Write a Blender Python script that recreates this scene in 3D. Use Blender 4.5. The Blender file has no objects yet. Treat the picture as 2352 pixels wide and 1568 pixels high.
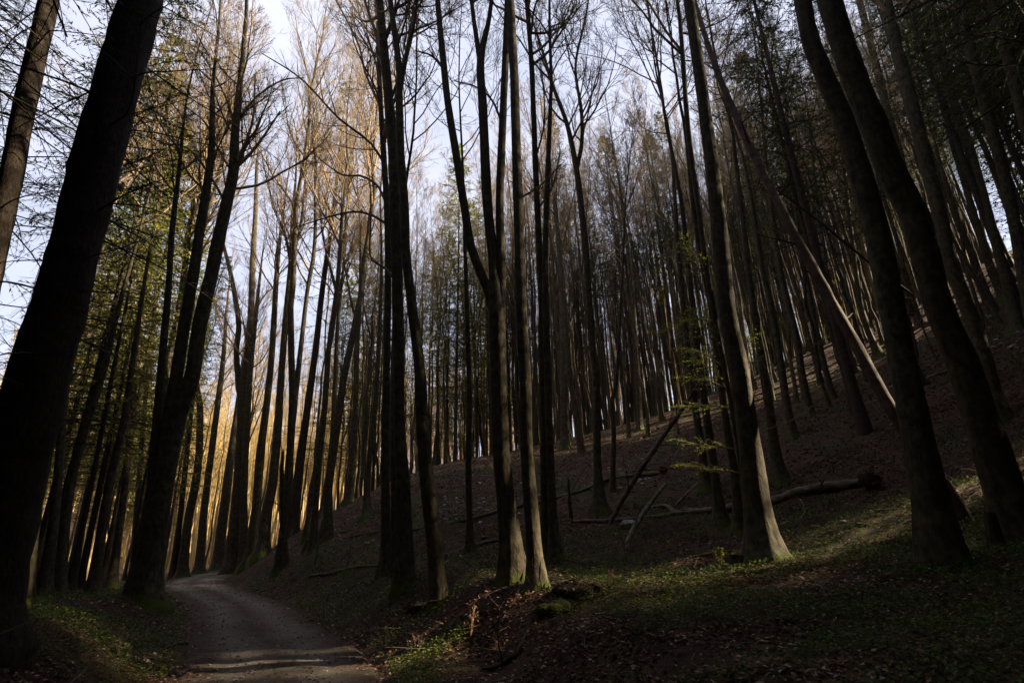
import bpy, math, random
import numpy as np
from mathutils import Matrix, Vector
R_ = math.radians
scn = bpy.context.scene
col = scn.collection
random.seed(7)
rng = np.random.default_rng(7)

# ------------------------------------------------------------------ camera
FPX = 1307.0                      # focal length in units of the 2352 x 1568 layout grid
CAM = np.array([0.0, 0.0, 1.6])
cam_d = bpy.data.cameras.new('camera')
cam_d.sensor_width = 36.0
cam_d.lens = FPX / 2352 * 36.0
cam_d.clip_start = 0.05
cam_d.clip_end = 2000
cam_d.dof.use_dof = True
cam_d.dof.focus_distance = 11.0
cam_d.dof.aperture_fstop = 2.8
cam = bpy.data.objects.new('camera', cam_d)
col.objects.link(cam)
MROT = Matrix.Rotation(R_(90 + 21.1), 3, 'X') @ Matrix.Rotation(R_(-2.1), 3, 'Z')
cam.matrix_world = Matrix.Translation(Vector(CAM)) @ MROT.to_4x4()
scn.camera = cam
MR = np.array(MROT)
FWD = MR @ np.array([0, 0, -1.0])

# ------------------------------------------------------------------ sky, sun, exposure
SUN_EL, SUN_AZ = 34.0, 84.0        # azimuth clockwise from +Y
world = bpy.data.worlds.new('World')
scn.world = world
world.use_nodes = True
wn, wl = world.node_tree.nodes, world.node_tree.links
wn.clear()
w_out = wn.new('ShaderNodeOutputWorld')
w_bg = wn.new('ShaderNodeBackground')
w_sky = wn.new('ShaderNodeTexSky')
w_sky.sky_type = 'NISHITA'
w_sky.sun_disc = False
w_sky.sun_elevation = R_(SUN_EL)
w_sky.sun_rotation = R_(SUN_AZ)
w_sky.air_density = 1.0
w_sky.dust_density = 1.0
w_sky.ozone_density = 1.5
w_tc = wn.new('ShaderNodeTexCoord')
w_map = wn.new('ShaderNodeMapping')
w_map.inputs['Scale'].default_value = (1.2, 1.2, 3.5)
w_no = wn.new('ShaderNodeTexNoise')
w_no.inputs['Scale'].default_value = 1.6
w_no.inputs['Detail'].default_value = 5
w_rr = wn.new('ShaderNodeValToRGB')
w_rr.color_ramp.elements[0].position = 0.35
w_rr.color_ramp.elements[0].color = (0.62, 0.62, 0.62, 1)
w_rr.color_ramp.elements[1].position = 0.7
w_rr.color_ramp.elements[1].color = (0.97, 0.97, 0.97, 1)
w_mx = wn.new('ShaderNodeMixRGB')
w_mx.inputs['Color2'].default_value = (4.9, 5.05, 6.1, 1)
w_bg.inputs['Strength'].default_value = 0.05
wl.new(w_tc.outputs['Generated'], w_map.inputs['Vector'])
wl.new(w_map.outputs[0], w_no.inputs['Vector'])
wl.new(w_no.outputs['Fac'], w_rr.inputs[0])
wl.new(w_rr.outputs[0], w_mx.inputs['Fac'])
wl.new(w_sky.outputs[0], w_mx.inputs['Color1'])
wl.new(w_mx.outputs[0], w_bg.inputs['Color'])
wl.new(w_bg.outputs[0], w_out.inputs['Surface'])
sun_d = bpy.data.lights.new('sun', 'SUN')
sun_d.energy = 5.0
sun_d.angle = R_(0.5)
sun_d.color = (1.0, 0.83, 0.59)
sun = bpy.data.objects.new('sun', sun_d)
col.objects.link(sun)
SDIR = Vector((math.cos(R_(SUN_EL)) * math.sin(R_(SUN_AZ)), math.cos(R_(SUN_EL)) * math.cos(R_(SUN_AZ)), math.sin(R_(SUN_EL))))
sun.location = SDIR * 100
sun.rotation_euler = SDIR.to_track_quat('Z', 'Y').to_euler()
scn.view_settings.view_transform = 'Standard'
scn.view_settings.look = 'None'
scn.view_settings.exposure = 2.05
scn.view_settings.gamma = 1.0
scn.render.engine = 'CYCLES'
scn.cycles.max_bounces = 5
scn.cycles.diffuse_bounces = 3
scn.cycles.glossy_bounces = 2
scn.cycles.transmission_bounces = 3
scn.cycles.caustics_reflective = False
scn.cycles.caustics_refractive = False
scn.cycles.use_denoising = True

# ------------------------------------------------------------------ layout helpers
def ray(u, v):
    d = MR @ np.array([u - 1176.0, 784.0 - v, -FPX])
    return d / np.linalg.norm(d)

def pw(u, v, Y):
    d = ray(u, v)
    return CAM + d * (Y / d[1])

def cam_depth(P):
    return float(np.dot(P - CAM, FWD))

def project(P):
    q = MR.T @ (np.asarray(P) - CAM)
    if q[2] > -0.1: return None
    return 1176 + FPX * q[0] / -q[2], 784 - FPX * q[1] / -q[2]

HB = []
# ------------------------------------------------------------------ terrain: thin plate spline through surveyed points
SURVEY = [  # (u, v, Y)
 (665,1568,7.6),(450,1508,9.5),(815,1508,9.5),(455,1440,12.5),(711,1442,13),(452,1395,17),(635,1391,18),(415,1361,22),(538,1361,24),
 (475,1340,31),(513,1320,40),(401,1338,28),(417,1328,36),(457,1316,44),(498,1310,47),(536,1300,38),(564,1290,37),
 (50,1568,4.5),(250,1568,6),(300,1450,9.5),(330,1372,14),(200,1360,18),(100,1390,14),(30,1430,6.5),(240,1345,28),(330,1337,36),(430,1323,48),(120,1352,30),
 (1000,1568,5.6),(1500,1568,4.6),(2000,1568,4.0),(2340,1568,3.7),(900,1510,8.0),(1000,1400,8.9),(1010,1345,9.4),(910,1325,12),(1232,1345,9.2),
 (1180,1325,10),(1270,1292,12),(1400,1330,9.6),(1757,1288,9.6),(1500,1300,11),(1300,1450,6.7),(1700,1420,6.6),(2160,1296,7.2),(2100,1400,5.9),
 (2340,1330,6.2),(1378,1180,16),(1082,1272,14),(1090,1092,25),(1200,1150,19),(1000,1195,17.5),(1310,1198,15.2),(1640,1172,15),(1990,1112,13.5),
 (1791,1105,15.5),(1857,953,21),(1913,922,23),(1964,897,24),(2020,816,29),(2200,1160,9.5),(2330,1100,9.6),(2345,1240,7.6),(2284,930,14),(2309,690,26),
 (637,1316,23.5),(590,1285,29),(640,1250,31),(718,1263,22),(720,1205,31),(800,1155,30),(900,1120,27),(1000,1090,26),(1200,1050,28),(1350,1010,31),
 (1500,960,34),(1600,930,37),(1700,880,40),(1800,830,42),(1900,790,42),(2050,710,44),(2200,640,45),(2352,575,46),
 (700,1290,50),(800,1235,50),(1000,1145,48),(1200,1110,55),(1500,1035,62),(1900,870,75),(2200,760,80),
 (560,1325,55),(480,1322,70),(300,1330,60),(50,1350,60),
 (300,1180,120),(600,1190,140),(0,1150,120),(800,1240,150),(1200,1250,200),(1500,1230,200),(1900,1050,160),(2300,900,160)]
SW = [tuple(pw(u, v, Y)) for u, v, Y in SURVEY]
SW += [(0,-20,0.1),(-25,-20,0.6),(-40,10,1.2),(-60,40,2),(15,-5,4.2),(20,8,9.2),(28,16,14.5),(28,0,13.5),(15,-25,4.5),(30,-25,13),(45,5,23),(60,30,33),(90,0,46),
       (150,60,62),(200,200,55),(-250,0,60),(-250,250,70),(0,350,38),(250,350,45),(150,-100,55),(-200,-150,40),(0,-200,5),(-100,20,14)]
SW = np.array(SW, float)
def _phi(r2):
    return 0.5 * r2 * np.log(np.maximum(r2, 1e-9))
_S = 10.0
_C = SW[:, :2] / _S
_A = _phi(((_C[:, None] - _C[None]) ** 2).sum(-1)) + 0.004 * np.eye(len(SW))
_Pm = np.hstack([np.ones((len(SW), 1)), _C])
_M = np.vstack([np.hstack([_A, _Pm]), np.hstack([_Pm.T, np.zeros((3, 3))])])
_sol = np.linalg.solve(_M, np.concatenate([SW[:, 2], np.zeros(3)]))

def tps(x, y):
    x = np.atleast_1d(np.asarray(x, float)); y = np.atleast_1d(np.asarray(y, float))
    q = np.stack([x.ravel(), y.ravel()], 1) / _S
    out = np.empty(len(q))
    for i in range(0, len(q), 20000):
        s = q[i:i + 20000]
        out[i:i + 20000] = _phi(((s[:, None] - _C[None]) ** 2).sum(-1)) @ _sol[:-3] + _sol[-3] + s @ _sol[-2:]
    return np.clip(out, -6, 95).reshape(x.shape)

def vnoise(x, y, seed=0):
    xi = np.floor(x).astype(np.int64); yi = np.floor(y).astype(np.int64)
    fx, fy = x - xi, y - yi
    fx = fx * fx * (3 - 2 * fx); fy = fy * fy * (3 - 2 * fy)
    def h(a, b):
        n = (a * 374761393 + b * 668265263 + seed * 974711) & 0x7fffffff
        n = ((n ^ (n >> 13)) * 1274126177) & 0x7fffffff
        return ((n ^ (n >> 16)) & 0xffff) / 65535.0
    return (h(xi, yi) * (1 - fx) + h(xi + 1, yi) * fx) * (1 - fy) + (h(xi, yi + 1) * (1 - fx) + h(xi + 1, yi + 1) * fx) * fy

def catmull(P, n):
    P = np.asarray(P, float)
    if len(P) == 2:
        t = np.linspace(0, 1, n)[:, None]
        return P[0] * (1 - t) + P[1] * t
    Q = np.vstack([2 * P[0] - P[1], P, 2 * P[-1] - P[-2]])
    seg = np.linalg.norm(np.diff(P[:, :3], axis=0), axis=1)
    s = np.concatenate([[0], np.cumsum(seg)]); s /= s[-1]
    t = np.linspace(0, 1, n)
    k = np.clip(np.searchsorted(s, t, 'right') - 1, 0, len(P) - 2)
    f = ((t - s[k]) / np.maximum(s[k + 1] - s[k], 1e-9))[:, None]
    a, b, c, d = Q[k], Q[k + 1], Q[k + 2], Q[k + 3]
    return 0.5 * (2 * b + (c - a) * f + (2 * a - 5 * b + 4 * c - d) * f ** 2 + (3 * b - a - 3 * c + d) * f ** 3)

# the track's centre line and half width, in metres
PC = []
for (ul, ur, v, Y) in [(457,815,1508,9.5),(455,711,1442,13),(452,635,1391,18),(418,538,1361,23.5),(388,488,1347,29),(430,500,1332,36)]:
    a, b = pw(ul, v, Y), pw(ur, v, Y)
    PC.append(((a[0] + b[0]) / 2, Y, abs(b[0] - a[0]) / 2))
PC = [(1.2, -14, 1.35), (0.2, -4, 1.35), (-1.3, 2.5, 1.35), (-2.6, 6.6, 1.22)] + [(PC[0][0], 9.5, 1.2), (PC[1][0], 13, 1.18), (PC[2][0], 18, 1.18), (PC[3][0], 23.5, 1.2),
      (PC[4][0], 29, 1.3), (-18.3, 35.5, 1.4), (-19.6, 41, 1.5), (-18.8, 46, 1.5), (-14, 52, 1.4), (-3, 60, 1.4)]
PL = catmull(np.array(PC), 360)
def path_dist(x, y):
    x = np.atleast_1d(np.asarray(x, float)); sh = x.shape; x = x.ravel(); y = np.atleast_1d(np.asarray(y, float)).ravel()
    out = np.full(len(x), 99.0)
    near = np.where((x > -28) & (x < 8) & (y > -16) & (y < 64))[0]
    for i in range(0, len(near), 20000):
        k = near[i:i + 20000]
        d = np.sqrt((x[k][:, None] - PL[None, :, 0]) ** 2 + (y[k][:, None] - PL[None, :, 1]) ** 2)
        j = d.argmin(1)
        out[k] = d[np.arange(len(k)), j] - PL[j, 2]
    return out.reshape(sh)

_ZP = np.array([(-14, .0), (2.5, .22), (7.6, .34), (9.5, .40), (13, .52), (18, .70), (23.5, .92), (29, 1.12), (33, 1.28), (36, 1.40), (41, 1.58), (46, 1.70), (60, 1.8)])
def base(x, y):
    z = tps(x, y); pd = path_dist(x, y)
    w = np.clip(pd / 1.5, 0, 1); w = w * w * (3 - 2 * w)
    return z * w + np.interp(y, _ZP[:, 0], _ZP[:, 1]) * (1 - w)
def gz(x, y):
    """ground height"""
    x = np.atleast_1d(np.asarray(x, float)); y = np.atleast_1d(np.asarray(y, float))
    z = base(x, y)
    pd = path_dist(x, y)
    m = np.clip(pd / 1.2, 0, 1)
    z = z + m * (0.16 * (vnoise(x * .9, y * .9, 1) - .5) + 0.07 * (vnoise(x * 2.7, y * 2.7, 2) - .5) + 0.03 * (vnoise(x * 7, y * 7, 3) - .5))
    z = z + np.where(pd < 0.0, -0.09, 0.0) + np.where(pd < 0, 0, -0.05 * np.exp(-pd / .12))
    dd = (pd - 1.25) / 0.45
    right = x > np.interp(y, PL[:, 1], PL[:, 0])
    z = z - np.where(right & (y < 13.5) & (y > 3), 0.30 * np.exp(-dd * dd) * np.clip((13.5 - y) / 2.5, 0, 1), 0)
    return z
def g1(x, y):
    return float(gz([x], [y])[0])

def hit(u, v, y0=3.0, y1=75.0):
    d = ray(u, v)
    ys = np.geomspace(y0, y1, 700)
    P = CAM[None] + d[None] * (ys / d[1])[:, None]
    g = base(P[:, 0], P[:, 1])
    k = np.where(P[:, 2] < g)[0]
    if len(k) == 0:
        return None
    return P[k[0]]

# ------------------------------------------------------------------ materials
def new_mat(name):
    m = bpy.data.materials.new(name); m.use_nodes = True
    nt = m.node_tree; b = nt.nodes['Principled BSDF']
    b.inputs['Specular IOR Level'].default_value = 0.25
    return m, nt, b
def ramp(nt, src, stops):
    r = nt.nodes.new('ShaderNodeValToRGB')
    e = r.color_ramp.elements
    e[0].position, e[0].color = stops[0][0], (*stops[0][1], 1)
    e[1].position, e[1].color = stops[-1][0], (*stops[-1][1], 1)
    for p, c in stops[1:-1]:
        q = e.new(p); q.color = (*c, 1)
    nt.links.new(src, r.inputs[0])
    return r
def noise(nt, scale, detail=6, mapscale=None, coord='Object', rough=0.6):
    tc = nt.nodes.new('ShaderNodeTexCoord'); n = nt.nodes.new('ShaderNodeTexNoise')
    n.inputs['Scale'].default_value = scale; n.inputs['Detail'].default_value = detail; n.inputs['Roughness'].default_value = rough
    if mapscale:
        mp = nt.nodes.new('ShaderNodeMapping'); mp.inputs['Scale'].default_value = mapscale
        nt.links.new(tc.outputs[coord], mp.inputs[0]); nt.links.new(mp.outputs[0], n.inputs['Vector'])
    else:
        nt.links.new(tc.outputs[coord], n.inputs['Vector'])
    return n
def bump(nt, b, src, strength, dist=0.02):
    bp = nt.nodes.new('ShaderNodeBump'); bp.inputs['Strength'].default_value = strength; bp.inputs['Distance'].default_value = dist
    nt.links.new(src, bp.inputs['Height']); nt.links.new(bp.outputs[0], b.inputs['Normal'])
def mixc(nt, fac, a, b_):
    m = nt.nodes.new('ShaderNodeMixRGB')
    for i, s in ((0, fac), (1, a), (2, b_)):
        if hasattr(s, 'links'): nt.links.new(s, m.inputs[i])
        else: m.inputs[i].default_value = s if i == 0 else (*s, 1)
    return m

def bark(name, dark, light, moss=0.0, vert=(9, 9, 1.2), bstr=0.5, mossh=0.6):
    m, nt, b = new_mat(name)
    n1 = noise(nt, 2.0, 8, vert); n2 = noise(nt, 3.0, 5, (1, 1, 2.5))
    r1 = ramp(nt, n1.outputs['Fac'], [(0.3, dark), (0.7, light)])
    r2 = ramp(nt, n2.outputs['Fac'], [(0.35, (0.65, 0.62, 0.55)), (0.65, (1.15, 1.15, 1.1))])
    mm = nt.nodes.new('ShaderNodeMixRGB'); mm.blend_type = 'MULTIPLY'; mm.inputs[0].default_value = 1
    nt.links.new(r1.outputs[0], mm.inputs[1]); nt.links.new(r2.outputs[0], mm.inputs[2])
    n5 = noise(nt, 26.0, 5, (1, 1, .6), rough=.7); n6 = noise(nt, 1.4, 3)
    r5 = ramp(nt, n5.outputs['Fac'], [(0.60, (0, 0, 0)), (0.68, (.6, .6, .6))]); r6 = ramp(nt, n6.outputs['Fac'], [(0.45, (0, 0, 0)), (0.6, (1, 1, 1))])
    m5 = nt.nodes.new('ShaderNodeMath'); m5.operation = 'MULTIPLY'; nt.links.new(r5.outputs[0], m5.inputs[0]); nt.links.new(r6.outputs[0], m5.inputs[1])
    ml5 = mixc(nt, m5.outputs[0], mm.outputs[0], tuple(min(1, c * 1.9 + .02) for c in light))
    mm = ml5
    last = mm
    if moss > 0:
        tc = nt.nodes.new('ShaderNodeTexCoord'); sp = nt.nodes.new('ShaderNodeSeparateXYZ')
        nt.links.new(tc.outputs['Object'], sp.inputs[0])
        mr = nt.nodes.new('ShaderNodeMapRange'); mr.inputs[1].default_value = 0.0; mr.inputs[2].default_value = mossh
        mr.inputs[3].default_value = 0.32; mr.inputs[4].default_value = -0.12
        nt.links.new(sp.outputs['Z'], mr.inputs[0])
        n3 = noise(nt, 3.0, 6)
        ad = nt.nodes.new('ShaderNodeMath'); ad.operation = 'ADD'
        nt.links.new(n3.outputs['Fac'], ad.inputs[0]); nt.links.new(mr.outputs[0], ad.inputs[1])
        rf = ramp(nt, ad.outputs[0], [(0.62, (0, 0, 0)), (0.72, (moss, moss, moss))])
        last = mixc(nt, rf.outputs[0], mm.outputs[0], (0.065, 0.08, 0.010))
    nt.links.new(last.outputs[0], b.inputs['Base Color'])
    b.inputs['Roughness'].default_value = 0.85
    bump(nt, b, n1.outputs['Fac'], bstr, 0.03)
    return m
M = {}
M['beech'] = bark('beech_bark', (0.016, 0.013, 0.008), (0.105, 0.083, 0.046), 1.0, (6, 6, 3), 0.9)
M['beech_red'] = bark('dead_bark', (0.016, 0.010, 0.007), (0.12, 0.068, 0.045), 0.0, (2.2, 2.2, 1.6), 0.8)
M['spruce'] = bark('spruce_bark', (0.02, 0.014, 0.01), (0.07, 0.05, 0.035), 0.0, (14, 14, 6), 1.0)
M['log'] = bark('log_bark', (0.035, 0.028, 0.02), (0.19, 0.155, 0.11), 0.0, (4, 4, 4), 0.5)
M['mosslog'] = bark('mossy_log_bark', (0.04, 0.035, 0.02), (0.15, 0.12, 0.075), 0.35, (4, 4, 4), 0.6, 8.0)
def flat_mat(name, stops, rough=0.8, trans=0.0, scale=6.0):
    m, nt, b = new_mat(name)
    g = nt.nodes.new('ShaderNodeNewGeometry')
    r = ramp(nt, g.outputs['Random Per Island'], stops)
    nt.links.new(r.outputs[0], b.inputs['Base Color'])
    b.inputs['Roughness'].default_value = rough
    b.inputs['Specular IOR Level'].default_value = 0.15
    if trans > 0:
        t = nt.nodes.new('ShaderNodeBsdfTranslucent'); mx = nt.nodes.new('ShaderNodeMixShader'); mx.inputs[0].default_value = trans
        nt.links.new(r.outputs[0], t.inputs['Color'])
        o = nt.nodes['Material Output']
        nt.links.new(b.outputs[0], mx.inputs[1]); nt.links.new(t.outputs[0], mx.inputs[2]); nt.links.new(mx.outputs[0], o.inputs['Surface'])
    return m
M['twig'] = flat_mat('beech_twigs', [(0, (0.10, 0.075, 0.05)), (0.5, (0.21, 0.15, 0.10)), (1, (0.33, 0.23, 0.145))])
M['sunny_budtwig'] = flat_mat('budding_twigs_sun_tinted', [(0, (0.15, 0.11, 0.065)), (0.5, (0.34, 0.25, 0.14)), (1, (0.52, 0.40, 0.22))], .7, .2)  # bud tan, with sunlit brightness put into the colour
M['crestwood'] = flat_mat('thin_far_trunks', [(0, (0.05, 0.04, 0.025)), (0.5, (0.11, 0.085, 0.05)), (1, (0.18, 0.13, 0.075))])
M['farwood'] = flat_mat('far_twigs_sun_tinted', [(0, (0.30, 0.23, 0.10)), (0.5, (0.50, 0.37, 0.16)), (1, (0.66, 0.47, 0.20))], .8, .25)  # golden sun glow of the far wood put into the twig colour
M['deadtwig'] = flat_mat('dead_spruce_twigs', [(0, (0.035, 0.027, 0.02)), (1, (0.10, 0.075, 0.055))])
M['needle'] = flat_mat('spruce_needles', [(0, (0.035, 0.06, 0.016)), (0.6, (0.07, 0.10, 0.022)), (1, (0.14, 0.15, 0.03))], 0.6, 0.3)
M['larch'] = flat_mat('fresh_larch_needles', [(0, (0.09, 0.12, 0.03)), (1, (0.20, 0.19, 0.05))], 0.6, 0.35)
M['gold'] = flat_mat('spruce_needles_sun_tinted', [(0, (0.09, 0.12, 0.02)), (0.5, (0.24, 0.25, 0.035)), (1, (0.42, 0.36, 0.06))], 0.6, 0.45)  # brighter spruce needles, sunlit gold put into the colour
M['leaf'] = flat_mat('fresh_beech_leaves', [(0, (0.17, 0.22, 0.02)), (1, (0.38, 0.42, 0.05))], 0.5, 0.5)
M['dryleaf'] = flat_mat('dry_beech_leaves', [(0, (0.22, 0.10, 0.04)), (1, (0.42, 0.24, 0.12))], 0.6, 0.35)
M['litter'] = flat_mat('fallen_leaves', [(0, (0.05, 0.022, 0.012)), (0.6, (0.13, 0.062, 0.033)), (0.84, (0.22, 0.135, 0.085)), (1, (0.48, 0.36, 0.28))], 0.65, 0.12)
M['herb'] = flat_mat('ground_herbs', [(0, (0.03, 0.052, 0.010)), (0.6, (0.07, 0.10, 0.017)), (1, (0.17, 0.20, 0.035))], 0.6, 0.3)
M['herbwhite'] = flat_mat('wood_anemone_petals', [(0, (0.55, 0.58, 0.58)), (1, (0.75, 0.76, 0.76))], 0.6, 0.2)
M['stone'] = flat_mat('pale_limestone', [(0, (0.18, 0.17, 0.16)), (1, (0.42, 0.41, 0.39))], 0.9)
M['gravel'] = flat_mat('track_gravel', [(0, (0.06, 0.05, 0.042)), (1, (0.24, 0.215, 0.18))], 0.9)
m, nt, b = new_mat('white_rock')
n1 = noise(nt, 4, 8); r1 = ramp(nt, n1.outputs['Fac'], [(0.3, (0.16, 0.15, 0.13)), (0.7, (0.34, 0.32, 0.29))]); nt.links.new(r1.outputs[0], b.inputs['Base Color']); bump(nt, b, n1.outputs['Fac'], .8, .05)
M['rock'] = m
m, nt, b = new_mat('moss')
n1 = noise(nt, 22, 6); r1 = ramp(nt, n1.outputs['Fac'], [(0.3, (0.03, 0.04, 0.008)), (0.7, (0.13, 0.13, 0.015))]); nt.links.new(r1.outputs[0], b.inputs['Base Color']); bump(nt, b, n1.outputs['Fac'], 1, .05); b.inputs['Roughness'].default_value = 1
M['moss'] = m
m, nt, b = new_mat('split_wood')
n1 = noise(nt, 6, 6, (10, 10, 1)); r1 = ramp(nt, n1.outputs['Fac'], [(0.3, (0.12, 0.07, 0.04)), (0.7, (0.42, 0.30, 0.20))]); nt.links.new(r1.outputs[0], b.inputs['Base Color']); bump(nt, b, n1.outputs['Fac'], 1, .03)
M['wood'] = m
# ground: brown leaf mould, soil and thin moss
m, nt, b = new_mat('forest_floor')
n1 = noise(nt, 9.0, 10, rough=0.75); n2 = noise(nt, 0.45, 4); n3 = noise(nt, 30.0, 4, rough=0.8)
n4 = noise(nt, 1.6, 5, rough=.7)
r1 = ramp(nt, n1.outputs['Fac'], [(0.28, (0.024, 0.012, 0.008)), (0.5, (0.07, 0.036, 0.021)), (0.7, (0.15, 0.082, 0.05)), (0.85, (0.25, 0.16, 0.11))])
rm = ramp(nt, n2.outputs['Fac'], [(0.5, (0, 0, 0)), (0.62, (0.55, 0.55, 0.55))])
rs4 = ramp(nt, n4.outputs['Fac'], [(0.42, (.55, .55, .55)), (0.56, (0, 0, 0))])
ms4 = mixc(nt, rs4.outputs[0], r1.outputs[0], (0.016, 0.010, 0.007))
mg = mixc(nt, rm.outputs[0], ms4.outputs[0], (0.035, 0.05, 0.012))
nt.links.new(mg.outputs[0], b.inputs['Base Color']); b.inputs['Roughness'].default_value = 0.95
ad = nt.nodes.new('ShaderNodeMath'); ad.operation = 'ADD'; nt.links.new(n1.outputs['Fac'], ad.inputs[0]); nt.links.new(n3.outputs['Fac'], ad.inputs[1])
bump(nt, b, ad.outputs[0], 0.9, 0.05)
M['ground'] = m
# gravel track, uses generated UV-like attribute: across = x in object data 'across'
m, nt, b = new_mat('gravel_track')
at = nt.nodes.new('ShaderNodeAttribute'); at.attribute_name = 'across'
n1 = noise(nt, 38.0, 8, rough=0.8); n2 = noise(nt, 1.1, 8, rough=.75); n3 = noise(nt, 14.0, 8, rough=.8)
r1 = ramp(nt, n1.outputs['Fac'], [(0.35, (0.09, 0.078, 0.065)), (0.5, (0.20, 0.165, 0.128)), (0.68, (0.44, 0.38, 0.31))])
rd = ramp(nt, n3.outputs['Fac'], [(0.35, (0.035, 0.024, 0.017)), (0.55, (0.10, 0.07, 0.048)), (0.7, (0.2, 0.15, 0.11))])
ra = ramp(nt, at.outputs['Fac'], [(0.0, (1, 1, 1)), (0.14, (1, 1, 1)), (0.24, (0.35, 0.35, 0.35)), (0.30, (0.0, 0.0, 0.0)), (0.38, (0.3, 0.3, 0.3)), (0.5, (0.8, 0.8, 0.8)), (0.62, (0.3, 0.3, 0.3)), (0.70, (0, 0, 0)), (0.78, (0.35, 0.35, 0.35)), (0.88, (1, 1, 1)), (1.0, (1, 1, 1))])
r2 = ramp(nt, n2.outputs['Fac'], [(0.3, (0, 0, 0)), (0.7, (1, 1, 1))])
ml = nt.nodes.new('ShaderNodeMath'); ml.operation = 'MULTIPLY_ADD'; nt.links.new(r2.outputs[0], ml.inputs[0]); ml.inputs[1].default_value = 0.9; ml.inputs[2].default_value = -0.38
a2 = nt.nodes.new('ShaderNodeMath'); a2.operation = 'ADD'; a2.use_clamp = True; nt.links.new(ra.outputs[0], a2.inputs[0]); nt.links.new(ml.outputs[0], a2.inputs[1])
mg = mixc(nt, a2.outputs[0], r1.outputs[0], rd.outputs[0])
nt.links.new(mg.outputs[0], b.inputs['Base Color']); b.inputs['Roughness'].default_value = 0.9
bump(nt, b, n1.outputs['Fac'], 1.0, 0.06)
M['path'] = m

# ------------------------------------------------------------------ mesh helpers
class MB:
    """collects vertices and quads / triangles and links them as ONE mesh object"""
    def __init__(s): s.V = []; s.F4 = []; s.F3 = []; s.n = 0
    def add(s, V, F4=None, F3=None):
        V = np.asarray(V, np.float32).reshape(-1, 3); s.V.append(V)
        if F4 is not None and len(F4): s.F4.append(np.asarray(F4, np.int32) + s.n)
        if F3 is not None and len(F3): s.F3.append(np.asarray(F3, np.int32) + s.n)
        s.n += len(V)
    def mesh(s, name, mat, smooth=True, attr=None):
        V = np.vstack(s.V) if s.V else np.zeros((0, 3), np.float32)
        q = np.vstack(s.F4) if s.F4 else np.zeros((0, 4), np.int32)
        t = np.vstack(s.F3) if s.F3 else np.zeros((0, 3), np.int32)
        me = bpy.data.meshes.new(name)
        me.vertices.add(len(V)); me.vertices.foreach_set('co', V.ravel())
        nl = q.size + t.size
        me.loops.add(nl); me.loops.foreach_set('vertex_index', np.concatenate([q.ravel(), t.ravel()]))
        me.polygons.add(len(q) + len(t))
        st = np.concatenate([np.arange(len(q)) * 4, q.size + np.arange(len(t)) * 3]).astype(np.int32)
        me.polygons.foreach_set('loop_start', st)
        me.polygons.foreach_set('use_smooth', np.full(len(st), smooth))
        if attr is not None:
            a = me.attributes.new(attr[0], 'FLOAT', 'POINT'); a.data.foreach_set('value', np.asarray(attr[1], np.float32))
        me.update(calc_edges=True)
        if mat: me.materials.append(mat)
        return me
    def build(s, name, mat, parent=None, smooth=True, attr=None):
        o = bpy.data.objects.new(name, s.mesh(name, mat, smooth, attr)); col.objects.link(o)
        if parent is not None: o.parent = parent
        return o

def tag(o, label=None, cat=None, group=None, kind=None):
    if label: o['label'] = label
    if cat: o['category'] = cat
    if group: o['group'] = group
    if kind: o['kind'] = kind
    return o
def empty(name, loc):
    o = bpy.data.objects.new(name, None); col.objects.link(o); o.location = Vector([float(a) for a in loc]); o.empty_display_size = 0.3
    return o

def norm(a): return a / np.maximum(np.linalg.norm(a, axis=-1, keepdims=True), 1e-9)

def tubes(mb, P, Rr, S=3, radial=None):
    """P (N,K,3), Rr (N,K)"""
    P = np.asarray(P, float); Rr = np.asarray(Rr, float)
    if P.ndim == 2: P = P[None]; Rr = Rr[None]
    N, K, _ = P.shape
    T = norm(np.gradient(P, axis=1))
    mean = norm(P[:, -1] - P[:, 0])
    ref = np.where((np.abs(mean[:, 2]) > 0.7)[:, None], np.array([[1.0, 0, 0]]), np.array([[0, 0, 1.0]]))[:, None]
    U = norm(np.cross(T, np.broadcast_to(ref, T.shape))); W = np.cross(T, U)
    a = np.arange(S) * 2 * math.pi / S
    c, s_ = np.cos(a), np.sin(a)
    rr = Rr[:, :, None, None]
    if radial is not None: rr = rr * radial[..., None]
    V = P[:, :, None] + rr * (U[:, :, None] * c[:, None] + W[:, :, None] * s_[:, None])
    base = (np.arange(N) * K * S)[:, None, None] + (np.arange(K - 1) * S)[None, :, None]
    j = np.arange(S)[None, None]; j2 = (j + 1) % S
    F = np.stack([base + j, base + j2, base + S + j2, base + S + j], -1).reshape(-1, 4)
    mb.add(V.reshape(-1, 3), F)

def rand_dirs(n, g): return norm(g.normal(size=(n, 3)))

def shoots(P0, D, L, R0, K, up, wob, g, r_end=0.35):
    """grow N curved shoots at once"""
    N = len(P0); P = np.empty((N, K, 3)); P[:, 0] = P0; d = norm(D)
    st = (L / (K - 1))[:, None]
    for k in range(1, K):
        d = norm(d + np.array([0, 0, 1.0]) * up + rand_dirs(N, g) * wob)
        P[:, k] = P[:, k - 1] + d * st
    t = np.linspace(0, 1, K)[None]
    return P, R0[:, None] * (1 - (1 - r_end) * t)

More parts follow.
